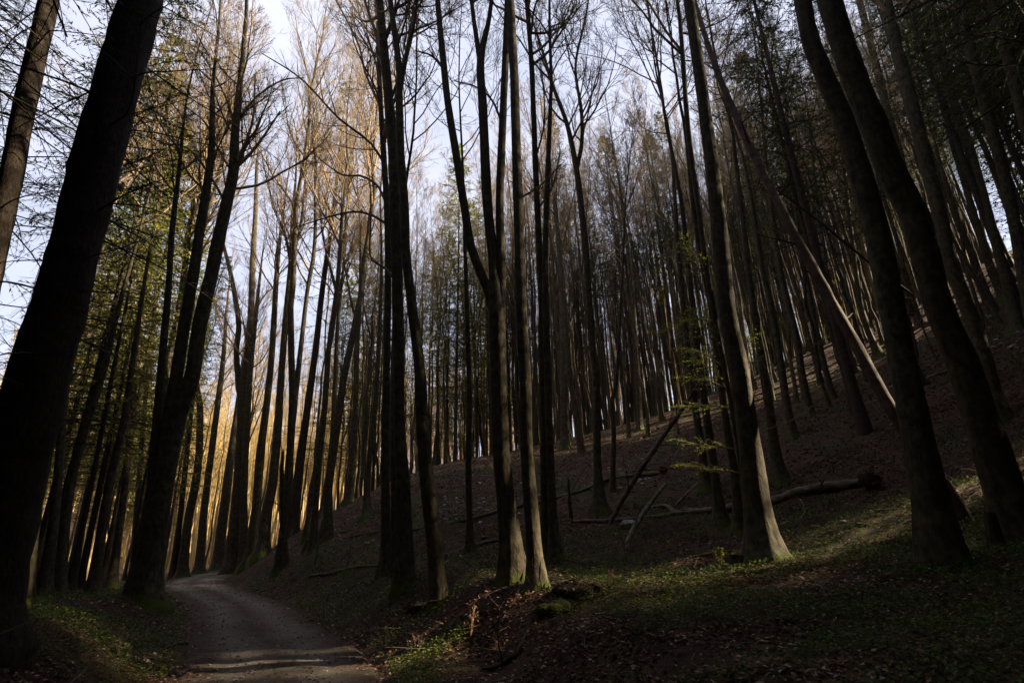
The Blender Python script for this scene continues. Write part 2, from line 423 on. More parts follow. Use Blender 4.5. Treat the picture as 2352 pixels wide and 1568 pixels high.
def offspring(P, Rr, L, m, tlo, thi, ang, lr, rr, g, rmin=0.003):
    """m children on every parent shoot"""
    N, K, _ = P.shape
    t = (np.arange(m)[None] + g.random((N, m))) / m * (thi - tlo) + tlo
    x = t * (K - 1); k = np.clip(x.astype(int), 0, K - 2); f = (x - k)[..., None]
    I = np.arange(N)[:, None]
    A, B = P[I, k], P[I, k + 1]
    pos = A * (1 - f) + B * f; tan = norm(B - A)
    rad = Rr[I, k] * (1 - f[..., 0]) + Rr[I, k + 1] * f[..., 0]
    side = norm(np.cross(tan, rand_dirs(N * m, g).reshape(N, m, 3)))
    an = (ang + g.normal(size=(N, m)) * 0.14)[..., None]
    D = tan * np.cos(an) + side * np.sin(an)
    Lc = L[:, None] * lr * (1.15 - 0.7 * t) * g.uniform(0.7, 1.25, (N, m))
    return pos.reshape(-1, 3), D.reshape(-1, 3), Lc.ravel(), np.maximum(rad * rr, rmin).ravel()

def beech_crown(mb, SP, SR, zlo, nl, Lmax, g, m2=6, m3=6, m4=0, tw=0.006, steep=0.75, up=0.16):
    """limbs, branches and twigs on a stem polyline SP above height zlo"""
    K = len(SP); k0 = int(np.argmax(SP[:, 2] >= zlo)) if (SP[:, 2] >= zlo).any() else K - 2
    t0 = min(k0 / (K - 1), 0.95)
    P, D, L, Rr = offspring(SP[None], SR[None], np.array([1.0]), nl, t0, 0.99, steep, 1.0, 0.62, g, 0.01)
    tt = (np.arange(nl) + 0.5) / nl
    L = Lmax * (1.0 - 0.68 * tt) * g.uniform(0.7, 1.2, nl)
    Rr = np.minimum(Rr, 0.0115 * L)
    A, AR = shoots(P, D, L, Rr, 10, up * .75, 0.17, g, 0.3); tubes(mb, A, AR, 5)
    P, D, L2, R2 = offspring(A, AR, L, m2, 0.18, 0.98, 0.62, 0.5, 0.6, g, 0.007)
    B, BR = shoots(P, D, L2, R2 * .85, 6, up * 0.7, 0.19, g, 0.35); tubes(mb, B, BR, 4)
    P, D, L3, R3 = offspring(B, BR, L2, m3, 0.15, 1.0, 0.6, 0.5, 0.6, g, tw)
    C, CR = shoots(P, D, L3, R3, 4, up * 0.8, 0.14, g, 0.5); tubes(mb, C, CR, 3)
    if m4:
        P, D, L4, R4 = offspring(C, CR, L3, m4, 0.2, 1.0, 0.6, 0.55, 0.7, g, tw * 0.8)
        E, ER = shoots(P, D, L4, R4, 3, up * 0.6, 0.14, g, 0.6); tubes(mb, E, ER, 3)
        return E
    return C

def blades(mb, P, D, L, W, g):
    """thin leaf / needle spray blades: quads along D"""
    n = len(P); side = norm(np.cross(D, rand_dirs(n, g))) * (W / 2)[:, None]
    A = P; B = P + D * (L * 0.5)[:, None]; C = P + D * L[:, None]
    V = np.stack([A, B + side, C, B - side], 1).reshape(-1, 3)
    mb.add(V, np.arange(n * 4).reshape(-1, 4))

def leaf_quads(mb, P, size, g, flat=0.5):
    n = len(P); nn = norm(rand_dirs(n, g) * flat + np.array([0, 0, 1.0]))
    u = norm(np.cross(nn, rand_dirs(n, g))); w = np.cross(nn, u)
    s = size[:, None]
    V = np.stack([P - u * s, P + w * s * .55 + nn * s * .12, P + u * s, P - w * s * .55 + nn * s * .12], 1).reshape(-1, 3)
    mb.add(V, np.arange(n * 4).reshape(-1, 4))

def stem(mb, SP, SR, S=18, flare=0.8, seed=0, knots=True, rough=0.035):
    """a trunk with root flare, lobes and uneven bark outline"""
    g = np.random.default_rng(seed); K = len(SP)
    h = SP[:, 2] - SP[0, 2]; a = np.arange(S) * 2 * math.pi / S
    nl = g.integers(4, 7); ph = g.random() * 6.3; ph2 = g.random() * 6.3
    lob = 0.5 + 0.5 * np.cos(nl * a + ph) * np.cos(a * 2 + ph2) * 1.0
    fl = flare * (0.35 + 1.1 * lob[None]) * np.exp(-np.maximum(h, 0)[:, None] / 0.28) + 0.16 * flare * np.exp(-np.maximum(h, 0)[:, None] / 1.4) * (0.5 + lob[None])
    nz = g.normal(size=(K, S)); nz = (nz + np.roll(nz, 1, 1) + np.roll(nz, 1, 0) + np.roll(nz, -1, 0)) / 2
    rad = 1 + fl + rough * nz + 0.03 * np.cos(2 * a + ph)[None]
    if knots:
        for _ in range(8):
            k = g.integers(2, K); j = g.integers(0, S); rad[k, j] += 0.10 * g.random(); rad[k, (j + 1) % S] += 0.06 * g.random()
    if flare > 0:
        SP = np.vstack([SP[:1] - [0, 0, .6], SP]); SR = np.concatenate([SR[:1], SR]); rad = np.vstack([rad[:1], rad])
    tubes(mb, SP[None], SR[None], S, rad[None, :, :])

def icos(mb, c, r, g, sq=(1, 1, .7), sub=1, rough=.15):
    import bmesh
    key = sub
    if key not in _ICO:
        bm = bmesh.new(); bmesh.ops.create_icosphere(bm, subdivisions=sub, radius=1.0)
        _ICO[key] = (np.array([v.co[:] for v in bm.verts]), np.array([[v.index for v in f.verts] for f in bm.faces])); bm.free()
    V, F = _ICO[key]
    V = V * (1 + g.normal(size=(len(V), 1)) * rough) * np.array(sq) * r
    an = g.random() * 6.3; ca, sa = math.cos(an), math.sin(an)
    V = V @ np.array([[ca, -sa, 0], [sa, ca, 0], [0, 0, 1]])
    mb.add(V + np.asarray(c), None, F)
_ICO = {}

# ------------------------------------------------------------------ ground sheet
def axis(lo, hi, n, c, s):
    a = np.linspace(math.asinh((lo - c) / s), math.asinh((hi - c) / s), n)
    return c + s * np.sinh(a)
gx = axis(-420, 420, 430, 0, 7.0); gy = axis(-260, 620, 430, 9, 7.0)
GX, GY = np.meshgrid(gx, gy)
GZ = gz(GX.ravel(), GY.ravel()).reshape(GX.shape)
mb = MB(); nx, ny = len(gx), len(gy)
idx = (np.arange(ny - 1)[:, None] * nx + np.arange(nx - 1)[None]).ravel()
mb.add(np.stack([GX.ravel(), GY.ravel(), GZ.ravel()], 1), np.stack([idx, idx + 1, idx + nx + 1, idx + nx], 1))
ground = mb.build('ground', M['ground']); tag(ground, 'steep forest floor of brown leaf litter and moss', None, None, 'structure')

# gravel track
PLd = catmull(np.array(PC), 520)
tx = np.gradient(PLd[:, 0]); ty = np.gradient(PLd[:, 1]); ln = np.hypot(tx, ty); nxv, nyv = ty / ln, -tx / ln
NA = 25; ac = np.linspace(-1.12, 1.12, NA)
X = PLd[:, 0][:, None] + nxv[:, None] * ac[None] * PLd[:, 2][:, None]
Y = PLd[:, 1][:, None] + nyv[:, None] * ac[None] * PLd[:, 2][:, None]
relief = 0.008 * np.exp(-(ac / .22) ** 2) - 0.014 * np.exp(-((np.abs(ac) - .5) / .17) ** 2) + 0.01
edge = -0.13 * np.clip((np.abs(ac) - 0.93) / 0.19, 0, 1)
Zp = base(X, Y) + (relief + edge)[None] + 0.012 * (vnoise(X * 5, Y * 5, 9) - .5) + 0.03 * (vnoise(X * 1.4, Y * 1.4, 8) - .5)
mb = MB(); idx = (np.arange(len(PLd) - 1)[:, None] * NA + np.arange(NA - 1)[None]).ravel()
mb.add(np.stack([X.ravel(), Y.ravel(), Zp.ravel()], 1), np.stack([idx, idx + 1, idx + NA + 1, idx + NA], 1))
across = np.broadcast_to((ac / 2.24 + .5)[None], X.shape).ravel()
track = mb.build('path', M['path'], attr=('across', across)); tag(track, 'curving gravel forest track with two worn wheel lines', None, None, 'structure')

# ------------------------------------------------------------------ hero trees
TREE_POS = []      # (x, y) of every tree, to keep others apart
def spine_from(pix, Y, base=None, n=46):
    pts, rad = [], []
    for i, (u, v, w) in enumerate(pix):
        P = pw(u, v, Y)
        if i == 0 and base is not None: P = base
        pts.append(P); rad.append(w / 2 * cam_depth(P) / FPX)
    a = catmull(np.hstack([np.array(pts), np.array(rad)[:, None]]), n)
    return a[:, :3], np.maximum(a[:, 3], 0.004)
def extend(P, Rr, H, g, z0, lean_keep=0.5):
    top = P[-1]; need = max(z0 + H - top[2], 4.0)
    k = max(4, int(need / 0.8)); d = norm(P[-1] - P[-4]); out = [P[-1]]; r0 = Rr[-1]
    for i in range(k):
        d = norm(d * (1 - .10) + np.array([0, 0, 1]) * .10 + g.normal(size=3) * 0.035); out.append(out[-1] + d * need / k)
    out = np.array(out[1:]); rr = r0 * (1 - 0.9 * (np.arange(1, k + 1) / k) ** 0.9)
    return np.vstack([P, out]), np.concatenate([Rr, np.maximum(rr, .006)])

def hero(label, pix, Y=None, H=25, forks=(), limbs=(), species='beech', crown=0.52, cat='tree', group=None, flare=0.8, mat=None, S=18, nl=15, Lmax=5.0, twigs=(7, 7, 2), leaves=None, dead=0, name=None, seed=None, extra=None):
    seed = seed if seed is not None else int(abs(pix[0][0] * 13 + pix[0][1]))
    g = np.random.default_rng(seed)
    u, v, w = pix[0]
    if Y is None:
        b = hit(u, v)
        Y = b[1] if b is not None else 12.0
    b = pw(u, v, Y); b = np.array([b[0], Y, g1(b[0], Y) - 0.12]); HB.append((label[:40], round(Y, 1), (u, v), project(b + [0, 0, .12])))
    TREE_POS.append((b[0], b[1]))
    root = empty(name or ('beech_tree' if species == 'beech' else 'spruce_tree'), b)
    tag(root, label, cat, group)
    P, Rr = spine_from(pix, Y, b)
    Pm, Rm = (P, Rr) if not H else extend(P, Rr, H, g, b[2])
    mt = MB(); mc = MB()
    stem(mt, Pm - b, Rm, S, flare, seed)
    stems = [(Pm, Rm)]
    for fk in forks:
        q, qr = spine_from(fk, Y, None, 26)
        q, qr = extend(q, qr, H * g.uniform(.88, 1.0) if H else 0, g, b[2]) if H else (q, qr)
        stem(mt, q - b, qr, max(8, S - 6), 0, seed + 1); stems.append((q, qr))
    bark_m = mat or M['beech' if species == 'beech' else 'spruce']
    mt.build('trunk', bark_m, root)
    if species == 'beech':
        if H:
            for (q, qr) in stems:
                beech_crown(mc, q - b, qr, H * crown, nl, Lmax if len(stems) == 1 else Lmax * .75, g, *twigs)
        for lb in limbs:
            q, qr = spine_from(lb, Y, None, 14); q = q - b
            q[:, 1] += np.linspace(0, g.uniform(-.6, .6), 14)
            tubes(mc, q[None], qr[None], 6)
            L = np.array([np.linalg.norm(q[-1] - q[0])])
            A, D, L2, R2 = offspring(q[None], qr[None], L, 9, .1, 1.0, .7, .33, .5, g, .006)
            B, BR = shoots(A, D, L2, R2, 6, .1, .12, g); tubes(mc, B, BR, 4)
            A, D, L3, R3 = offspring(B, BR, L2, 6, .1, 1.0, .7, .45, .5, g, .004)
            C, CR = shoots(A, D, L3, R3, 4, .08, .14, g); tubes(mc, C, CR, 3)
        if extra: extra(mc, b, g)
        if mc.n: mc.build('crown', M['twig'], root)
    else:
        ml = MB(); spruce_crown(mc, ml, Pm - b, Rm, H, crown, g, dead, Lmax)
        mc.build('lower_crown', M['deadtwig'], root)['label'] = 'bare dead lower branches'
        if ml.n: ml.build('crown', M['needle'] if mat is None else M['needle'], root)
    for lb in (leaves or []):
        mlv, mst = MB(), MB()
        q, qr = spine_from([(a_, c_, 2.2) for a_, c_ in lb], Y, None, 16); q = q - b
        q[:, 1] += np.linspace(0, g.uniform(-.5, .5), 16)
        tubes(mst, q[None], qr[None] * np.linspace(1.6, .5, 16)[None], 4)
        L = np.array([np.linalg.norm(q[-1] - q[0])])
        A, D, L2, R2 = offspring(q[None], qr[None], L, 18, .12, 1.0, .75, .42, .5, g, .002)
        D[:, 2] *= .25
        B, BR = shoots(A, D, L2, R2, 6, .0, .10, g); tubes(mst, B, BR, 3)
        pp = np.vstack([B.reshape(-1, 3)] * 3 + [q]); pp = pp + g.normal(size=pp.shape) * [.035, .035, .012]
        leaf_quads(mlv, pp, g.uniform(.010, .022, len(pp)), g, .8)
        br = mst.build('branch', M['twig'], root); mlv.build('foliage', M['leaf'], br)
    return root

def spruce_crown(mt, ml, SP, SR, H, crown, g, dead=0, Lmax=2.6, nb=90, side=9, blade=(0.10, 0.2), bw=0.035, nbl=5):
    """dead whips below, drooping green boughs above"""
    z = SP[:, 2]; K = len(SP)
    def at(h):
        k = np.clip(np.searchsorted(z, h) - 1, 0, K - 2); f = np.clip((h - z[k]) / np.maximum(z[k + 1] - z[k], 1e-6), 0, 1)[:, None]
        return SP[k] * (1 - f) + SP[k + 1] * f, SR[k] * (1 - f[:, 0]) + SR[k + 1] * f[:, 0]
    top = z[-1]; z0 = H * crown
    if dead:
        h = g.uniform(2.2, z0 + 2, dead); P, r = at(h); a = g.random(dead) * 6.283
        D = np.stack([np.cos(a), np.sin(a), g.uniform(-.25, .25, dead)], 1)
        L = g.uniform(.6, 2.8, dead) * np.clip(h / 5, .45, 1)
        A, AR = shoots(P + D * r[:, None] * .8, D, L, 0.007 + .004 * L, 9, -.035, .10, g, .3); tubes(mt, A, AR, 4)
        P, D, L2, R2 = offspring(A, AR, L, 6, .2, 1, .8, .4, .6, g, .003)
        B, BR = shoots(P, D, L2, R2, 5, -.04, .13, g, .4); tubes(mt, B, BR, 3)
        P, D, L3, R3 = offspring(B, BR, L2, 3, .2, 1, .8, .5, .6, g, .0025)
        C, CR = shoots(P, D, L3, R3, 4, -.03, .13, g, .5); tubes(mt, C, CR, 3)
    t = np.sort(g.random(nb) ** 0.9); h = z0 + (top - z0) * t * .99
    P, r = at(h); a = np.arange(nb) * 2.4 + g.random(nb)
    L = Lmax * (1 - t) ** 0.75 * g.uniform(.65, 1.15, nb) + .25
    D = np.stack([np.cos(a), np.sin(a), .25 - .35 * (1 - t)], 1)
    A, AR = shoots(P, D, L, .006 + .007 * L, 8, .015, .07, g, .3); tubes(mt, A, AR, 4)
    P, D, L2, R2 = offspring(A, AR, L, side, .12, 1, .85, .38, .5, g, .003)
    D[:, 2] = D[:, 2] * .5 - .3
    B, BR = shoots(P, D, L2, R2, 5, -.10, .05, g, .4); tubes(mt, B, BR, 3)
    n = nbl
    pp, dd, _, _ = offspring(B, BR, L2, n, .0, 1, .55, 1, 1, g); m_ = len(pp)
    blades(ml, pp, norm(dd), g.uniform(*blade, m_), np.full(m_, bw), g)
    pp, dd, _, _ = offspring(A, AR, L, 14, .25, 1, .5, 1, 1, g); m_ = len(pp)
    blades(ml, pp, norm(dd), g.uniform(*blade, m_), np.full(m_, bw), g)

exec_list = []
#HEROES
# ---- left edge
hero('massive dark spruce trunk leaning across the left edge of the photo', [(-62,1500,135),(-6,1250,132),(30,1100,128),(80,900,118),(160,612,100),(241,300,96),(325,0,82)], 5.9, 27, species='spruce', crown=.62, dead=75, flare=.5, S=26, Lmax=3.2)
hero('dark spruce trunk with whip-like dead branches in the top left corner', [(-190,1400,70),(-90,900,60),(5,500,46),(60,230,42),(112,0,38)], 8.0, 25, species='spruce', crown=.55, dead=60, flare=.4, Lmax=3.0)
hero('short-looking dark trunk half hidden behind the foot of the massive spruce', [(50,1402,34),(70,1250,27),(92,1100,22),(118,960,18),(150,800,15)], None, 22)
hero('thin dark beech rising just right of the massive spruce trunk', [(100,1372,26),(124,1197,20),(137,1044,17),(147,917,16),(163,826,14),(210,600,12),(255,420,9)], None, 22, limbs=[[(147,917,5),(170,880,4),(200,840,2)]])
hero('leaning beech with sunlit edge, second right of the massive spruce', [(134,1366,26),(157,1146,18),(193,993,15),(218,917,14),(244,831,13),(259,765,11),(290,640,8)], None, 21, nl=16)
hero('reddish thin spruce trunk between dark beeches left of the track', [(160,1358,18),(188,1222,12),(203,1146,11),(232,1000,10),(262,840,8),(300,650,5)], None, 20, species='spruce', crown=.5, dead=25, Lmax=1.8)
hero('straight grey beech with mossy foot left of the triple-stemmed beech', [(213,1362,28),(229,1247,20),(254,1095,17),(284,968,14),(305,830,12),(330,660,8)], None, 22)
hero('dark slender beech leaning right, nearest neighbour of the triple-stemmed beech', [(254,1352,24),(269,1247,17),(292,1070,14),(310,866,12),(325,740,10),(340,638,8),(352,540,6)], None, 22, limbs=[[(318,790,5),(300,720,4),(290,650,2)],[(325,740,5),(345,690,4),(372,640,2)]])
hero('thin brown beech rising behind the mossy-footed beech', [(305,1343,16),(318,1120,11),(330,960,9),(345,800,7),(358,660,5)], None, 20)
hero('great triple-stemmed beech standing at the left verge of the track', [(330,1376,70),(350,1250,52),(372,1120,46),(410,950,36),(441,866,32),(460,740,30),(489,612,28),(520,470,25),(537,390,22),(541,290,17),(558,130,11)], 14.0, 25,
     forks=[[(362,1150,34),(385,980,32),(405,866,28),(424,740,26),(447,612,24),(468,470,20),(485,350,15),(488,200,9)],
            [(345,1220,26),(352,1060,20),(366,900,18),(378,760,16),(388,650,14),(396,520,12),(410,400,9),(424,260,5)]],
     limbs=[[(537,390,9),(575,350,7),(610,300,5),(640,250,3)],[(537,385,8),(570,330,6),(590,280,5),(600,200,3)],[(520,470,7),(480,400,6),(430,340,4),(370,330,3)],[(541,300,7),(520,230,5),(480,150,4),(440,90,3)],[(541,290,7),(580,220,5),(640,170,4),(690,160,2)],[(535,400,6),(500,340,5),(470,280,4),(420,240,2)]], crown=.42, nl=18, flare=.6)
hero('reddish sunlit spruce trunk behind the left verge of the track bend', [(396,1328,16),(412,1200,12),(425,1080,11),(440,940,9)], 36, 22, species='spruce', crown=.6, dead=20, Lmax=1.6)
hero('mossy stout beech standing on the left side where the track bends', [(417,1328,24),(432,1197,18),(455,1070,16),(459,943,14),(452,890,12),(446,820,9)], 36, 24)
hero('grey beech leaning right beyond the outer edge of the bend', [(457,1316,20),(472,1146,15),(498,943,13),(512,830,10),(520,720,7)], 44, 25)
hero('broken-limbed beech leaning over the far end of the track', [(498,1310,24),(517,1150,20),(530,1050,17),(545,940,12),(560,820,9)], 47, 23)
hero('stout beech where the track disappears, splitting into two upright stems', [(536,1300,38),(548,1150,30),(554,1050,26),(557,968,24),(558,897,20),(574,765,15),(580,612,13),(586,500,10),(590,380,7)], 38, 27,
     forks=[[(557,940,16),(543,816,13),(548,740,12),(532,640,10),(515,570,8)]], limbs=[[(576,740,5),(600,680,4),(640,640,2)]])
hero('dark beech with thick foot beside the two-stemmed beech at the track end', [(564,1288,22),(560,1150,16),(566,1000,14),(575,850,12),(590,700,9)], 37, 24)
hero('straight tall beech on the left toe of the leafy hill', [(576,1268,26),(590,1150,20),(598,1044,18),(622,840,14),(633,668,12),(637,608,10)], 31, 27, crown=.55)
hero('tall beech with a vase-shaped crown on the toe of the hill', [(602,1276,30),(612,1180,24),(626,1106,22),(638,981,18),(643,900,16),(658,711,14),(669,603,13),(671,517,9)], None, 28, forks=[[(668,610,7),(655,540,6),(630,480,5),(610,400,3)],[(669,600,7),(690,520,6),(700,430,5),(708,340,3)]], crown=.6)
hero('slender beech with a broken fork beside the track, foot in green herbs', [(637,1318,16),(645,1250,14),(654,1185,17),(664,1050,15),(676,935,13),(691,797,11),(706,668,9),(723,552,8),(724,367,5)], None, 21, forks=(), limbs=[], crown=.6)
hero('tall spruce with sparse drooping boughs, first spruce right of the track', [(673,1212,24),(693,1029,18),(723,818,14),(740,668,12),(764,496,9),(778,367,6),(788,270,3)], 31.5, 26.5, species='spruce', crown=.42, dead=40, Lmax=2.0)
hero('thin beech with pale lower bark on the open leafy slope', [(718,1264,16),(732,1075,13),(745,950,12),(755,797,10),(775,642,9),(787,474,7),(798,367,5)], None, 24)
hero('beech on the skyline of the hill left of the mossy rooted beech', [(741,1180,18),(762,1029,13),(775,754,9),(783,668,7)], 31.5, 24)
hero('skyline beech with a brush-like crown above the hill shoulder', [(800,1156,20),(813,1029,14),(820,797,11),(826,720,9),(828,600,6)], 30, 25, forks=[[(824,760,7),(806,690,5),(790,600,4)]])
hero('beech with gnarled mossy roots standing on the hill shoulder', [(845,1186,18),(843,1107,13),(852,1020,12),(862,930,11),(872,760,9),(876,620,7)], None, 23, flare=1.5)
# ---- centre-left cluster
hero('left stem of the four dark beeches clustered at the ditch', [(888,1322,26),(886,1200,20),(885,1107,18),(885,960,17),(889,797,16),(891,539,15),(882,367,13),(872,200,11),(868,60,9)], None, 24,
     limbs=[[(897,520,7),(852,492,6),(809,483,5),(757,492,4),(680,513,2)],[(884,460,7),(865,423,6),(826,399,5),(779,393,4),(700,330,2)],[(885,380,7),(850,330,6),(780,280,5),(700,200,4),(615,150,2)],[(876,250,8),(840,170,6),(822,100,5),(770,0,4)]])
hero('thinnest stem among the four dark beeches at the ditch', [(909,1322,16),(904,1107,13),(905,900,12),(912,700,10),(925,500,8)], None, 22)
hero('broad dark beech, tallest stem of the four clustered at the ditch', [(932,1332,40),(928,1200,34),(926,1107,32),(917,980,27),(916,797,26),(912,625,25),(908,496,25),(904,367,24),(893,230,22),(880,90,19),(872,0,17)], None, 25,
     limbs=[[(912,650,7),(883,612,6),(848,585,5),(846,500,4),(842,420,2)],[(893,240,8),(915,180,7),(935,100,6),(950,0,4)]])
hero('gently curved beech leaning left, right-hand member of the four at the ditch', [(1010,1348,38),(1000,1260,34),(988,1169,33),(970,981,29),(965,860,26),(947,702,23),(932,582,21),(928,453,20),(921,367,19),(917,250,17),(916,150,15),(896,0,12)], None, 24,
     forks=[[(917,230,11),(930,150,9),(950,60,8),(958,0,6)]])
hero('slim mossy beech in the hollow left of the forked beech', [(1082,1278,18),(1079,1200,13),(1076,1075,13),(1078,919,12),(1072,700,10),(1066,500,7)], None, 20, flare=1.2, mat=None)
hero('large forked beech dividing into three dark stems at mid height', [(1180,1330,60),(1172,1250,48),(1160,1138,42),(1150,1013,38),(1145,850,38),(1140,720,38),(1134,610,24),(1119,457,23),(1109,254,21),(1104,137,18),(1122,51,11),(1129,0,10)], None, 23,
     forks=[[(1141,740,28),(1124,676,24),(1084,574,20),(1068,483,19),(1048,356,18),(1028,229,16),(1013,91,14),(1005,0,12)],
            [(1146,760,28),(1152,640,21),(1148,457,19),(1156,254,17),(1162,102,15),(1166,0,14)],
            [(1104,150,13),(1089,51,10),(1083,0,9)]],
     limbs=[[(1147,1010,3),(1170,985,2.5),(1200,990,1.5)],[(1158,300,6),(1130,220,5),(1090,180,4),(1040,160,2)],[(1020,160,6),(990,120,5),(950,100,3)]], crown=.55, flare=.7)
hero('smooth beech with a warm sunlit strip down to its flared foot', [(1234,1350,50),(1230,1300,36),(1220,1174,32),(1210,1033,29),(1206,857,27),(1200,762,26),(1195,610,24),(1190,457,23),(1185,305,21),(1180,152,20),(1172,0,18)], None, 24, flare=.75,
     limbs=[[(1190,457,5),(1240,420,4),(1290,360,3)]])
hero('left one of the slim pair of beeches right of the sunlit strip beech', [(1256,1291,24),(1250,1174,16),(1247,963,15),(1243,700,15),(1238,560,15),(1229,356,14),(1221,152,12),(1210,0,11)], None, 24,
     limbs=[[(1229,370,5),(1250,290,4),(1245,200,3)],[(1236,480,5),(1270,420,4),(1290,330,2)]])
hero('right one of the slim pair, dark with a mossy foot', [(1279,1293,32),(1269,1174,20),(1261,963,18),(1256,800,17),(1252,600,14),(1258,400,12),(1264,250,9)], None, 23)
hero('upright beech forking high over the crossed fallen logs', [(1377,1180,30),(1373,1080,18),(1371,998,17),(1369,857,16),(1358,772,15),(1348,610,15),(1333,457,14),(1322,376,13),(1302,284,10),(1272,203,8),(1241,102,6)], None, 23, flare=1.1,
     forks=[[(1324,390,11),(1336,330,9),(1335,254,8),(1322,152,6),(1343,50,5)]])
hero('crooked thin beech growing behind the mossy log', [(1405,1130,12),(1410,998,10),(1405,928,10),(1417,857,8),(1428,650,6)], None, 16, nl=14, Lmax=3)
hero('stout skyline beech left of the leaning pole', [(1298,1032,20),(1294,857,16),(1290,650,13),(1276,480,10)], None, 24)
hero('curving skyline beech with a bent foot', [(1337,1046,14),(1319,928,12),(1308,857,11),(1296,700,9)], None, 22)
hero('young thin beech on the crest in front of the skyline trunks', [(1445,1004,9),(1435,857,7),(1430,700,6)], None, 18)
hero('pale straight beech with spreading foot on the hill crest', [(1470,985,15),(1463,857,13),(1450,650,10),(1430,480,8)], None, 24)
hero('dark mid-slope beech behind the leafy sprays, upper of the two', [(1622,1126,22),(1608,1010,17),(1596,928,16),(1575,760,13),(1556,560,10)], None, 22, flare=1.1)
hero('dark mid-slope beech behind the leafy sprays, lower of the two', [(1656,1200,24),(1646,1120,18),(1635,1033,17),(1614,893,16),(1590,700,13),(1570,500,10)], None, 22, flare=1.2)
hero('short-footed dark beech hidden partly behind the sunlit big beech', [(1698,1216,24),(1690,1120,18),(1684,1068,17),(1665,950,16),(1640,760,13)], None, 22, flare=1.2)
hero('slender beech hugging the big sunlit beech, with glowing leafy sprays', [(1728,1262,16),(1712,1150,14),(1698,1033,13),(1681,928,13),(1667,857,13),(1640,720,13),(1622,610,13),(1602,457,13),(1581,305,12),(1566,102,10)], 10.3, 21,
     leaves=[[(1697,1032),(1640,1026),(1580,1021),(1537,1012)],[(1700,1085),(1630,1075),(1565,1063)],[(1688,938),(1640,926),(1560,921)],[(1672,892),(1610,880),(1545,892)],[(1662,842),(1620,800),(1570,780)],[(1655,790),(1610,740),(1585,712)],[(1640,735),(1590,725),(1530,742)],[(1625,640),(1590,610),(1560,560)],[(1660,850),(1700,800),(1730,770)],[(1672,880),(1610,845),(1580,835)]])
hero('big beech with bright sunlit right edge and mossy root, right of centre', [(1760,1292,84),(1752,1240,66),(1741,1174,56),(1723,1033,48),(1698,857,43),(1670,711,38),(1650,508,34),(1632,356,30),(1612,203,26),(1590,51,24),(1582,0,23)], 9.6, 25, flare=.75, S=26)
# ---- right side
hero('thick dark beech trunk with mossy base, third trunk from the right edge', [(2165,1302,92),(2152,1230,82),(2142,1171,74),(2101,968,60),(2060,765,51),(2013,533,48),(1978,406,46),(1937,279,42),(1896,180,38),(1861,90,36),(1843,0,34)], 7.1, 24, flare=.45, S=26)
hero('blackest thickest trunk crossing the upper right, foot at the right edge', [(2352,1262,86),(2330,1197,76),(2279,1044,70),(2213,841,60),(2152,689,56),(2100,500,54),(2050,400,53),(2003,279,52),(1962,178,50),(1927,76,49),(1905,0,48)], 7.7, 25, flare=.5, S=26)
hero('dark leaning beech seen behind the blackest trunk, further upslope', [(2290,950,34),(2243,765,30),(2187,612,30),(2155,480,30),(2110,305,29),(2064,127,28),(2033,0,26)], 13.2, 24)
hero('rough grey beech with gnarled mossy roots at the right of the fallen log', [(1792,1106,28),(1780,1030,20),(1768,943,18),(1745,800,16),(1722,640,13),(1700,450,10)], None, 22, flare=1.3)
hero('slope beech with clawed foot, first upslope from the gnarled beech', [(1818,1003,20),(1803,900,16),(1791,816,15),(1770,700,13),(1750,612,12),(1725,450,9)], None, 23, flare=1.2)
hero('slope beech with clawed foot, second upslope from the gnarled beech', [(1858,952,19),(1842,860,15),(1827,765,14),(1791,612,12),(1765,430,9)], None, 23, flare=1.2)
hero('pale slim beech curving up the slope, third upslope from the gnarled beech', [(1914,922,15),(1894,840,12),(1877,765,12),(1847,612,11),(1820,430,8)], None, 23, flare=1.2)
hero('two-footed beech leaning strongly on the slope below the lodged dead trunk', [(1965,897,20),(1940,845,15),(1923,805,14),(1905,700,12),(1890,560,10)], None, 22, flare=1.4)
hero('thin bent beech right of the lodged dead trunk', [(2021,818,15),(1998,770,12),(1979,714,12),(1964,612,10),(1945,450,8)], None, 22, flare=1.2)
hero('tall dark beech climbing the far right slope, inner one', [(2352,812,24),(2328,711,20),(2288,559,18),(2232,356,17),(2181,203,16),(2130,0,14)], 19, 26)
hero('tall dark beech leaving the frame at the upper right, outer one', [(2400,850,34),(2348,610,26),(2308,406,24),(2267,254,23),(2201,0,22)], 15, 25)
hero('dark beech trunk cutting the top right corner', [(2520,900,40),(2440,560,30),(2348,254,24),(2282,0,22)], 13, 24)
hero('leafless beech between the two blackest upper right trunks', [(2160,760,20),(2110,560,18),(2074,406,17),(2044,279,16),(2013,152,15),(1973,0,13)], 26, 30)
hero('beech standing on the bare upper slope at the right', [(2310,690,20),(2270,600,16),(2230,470,14),(2180,300,12)], 26, 24)

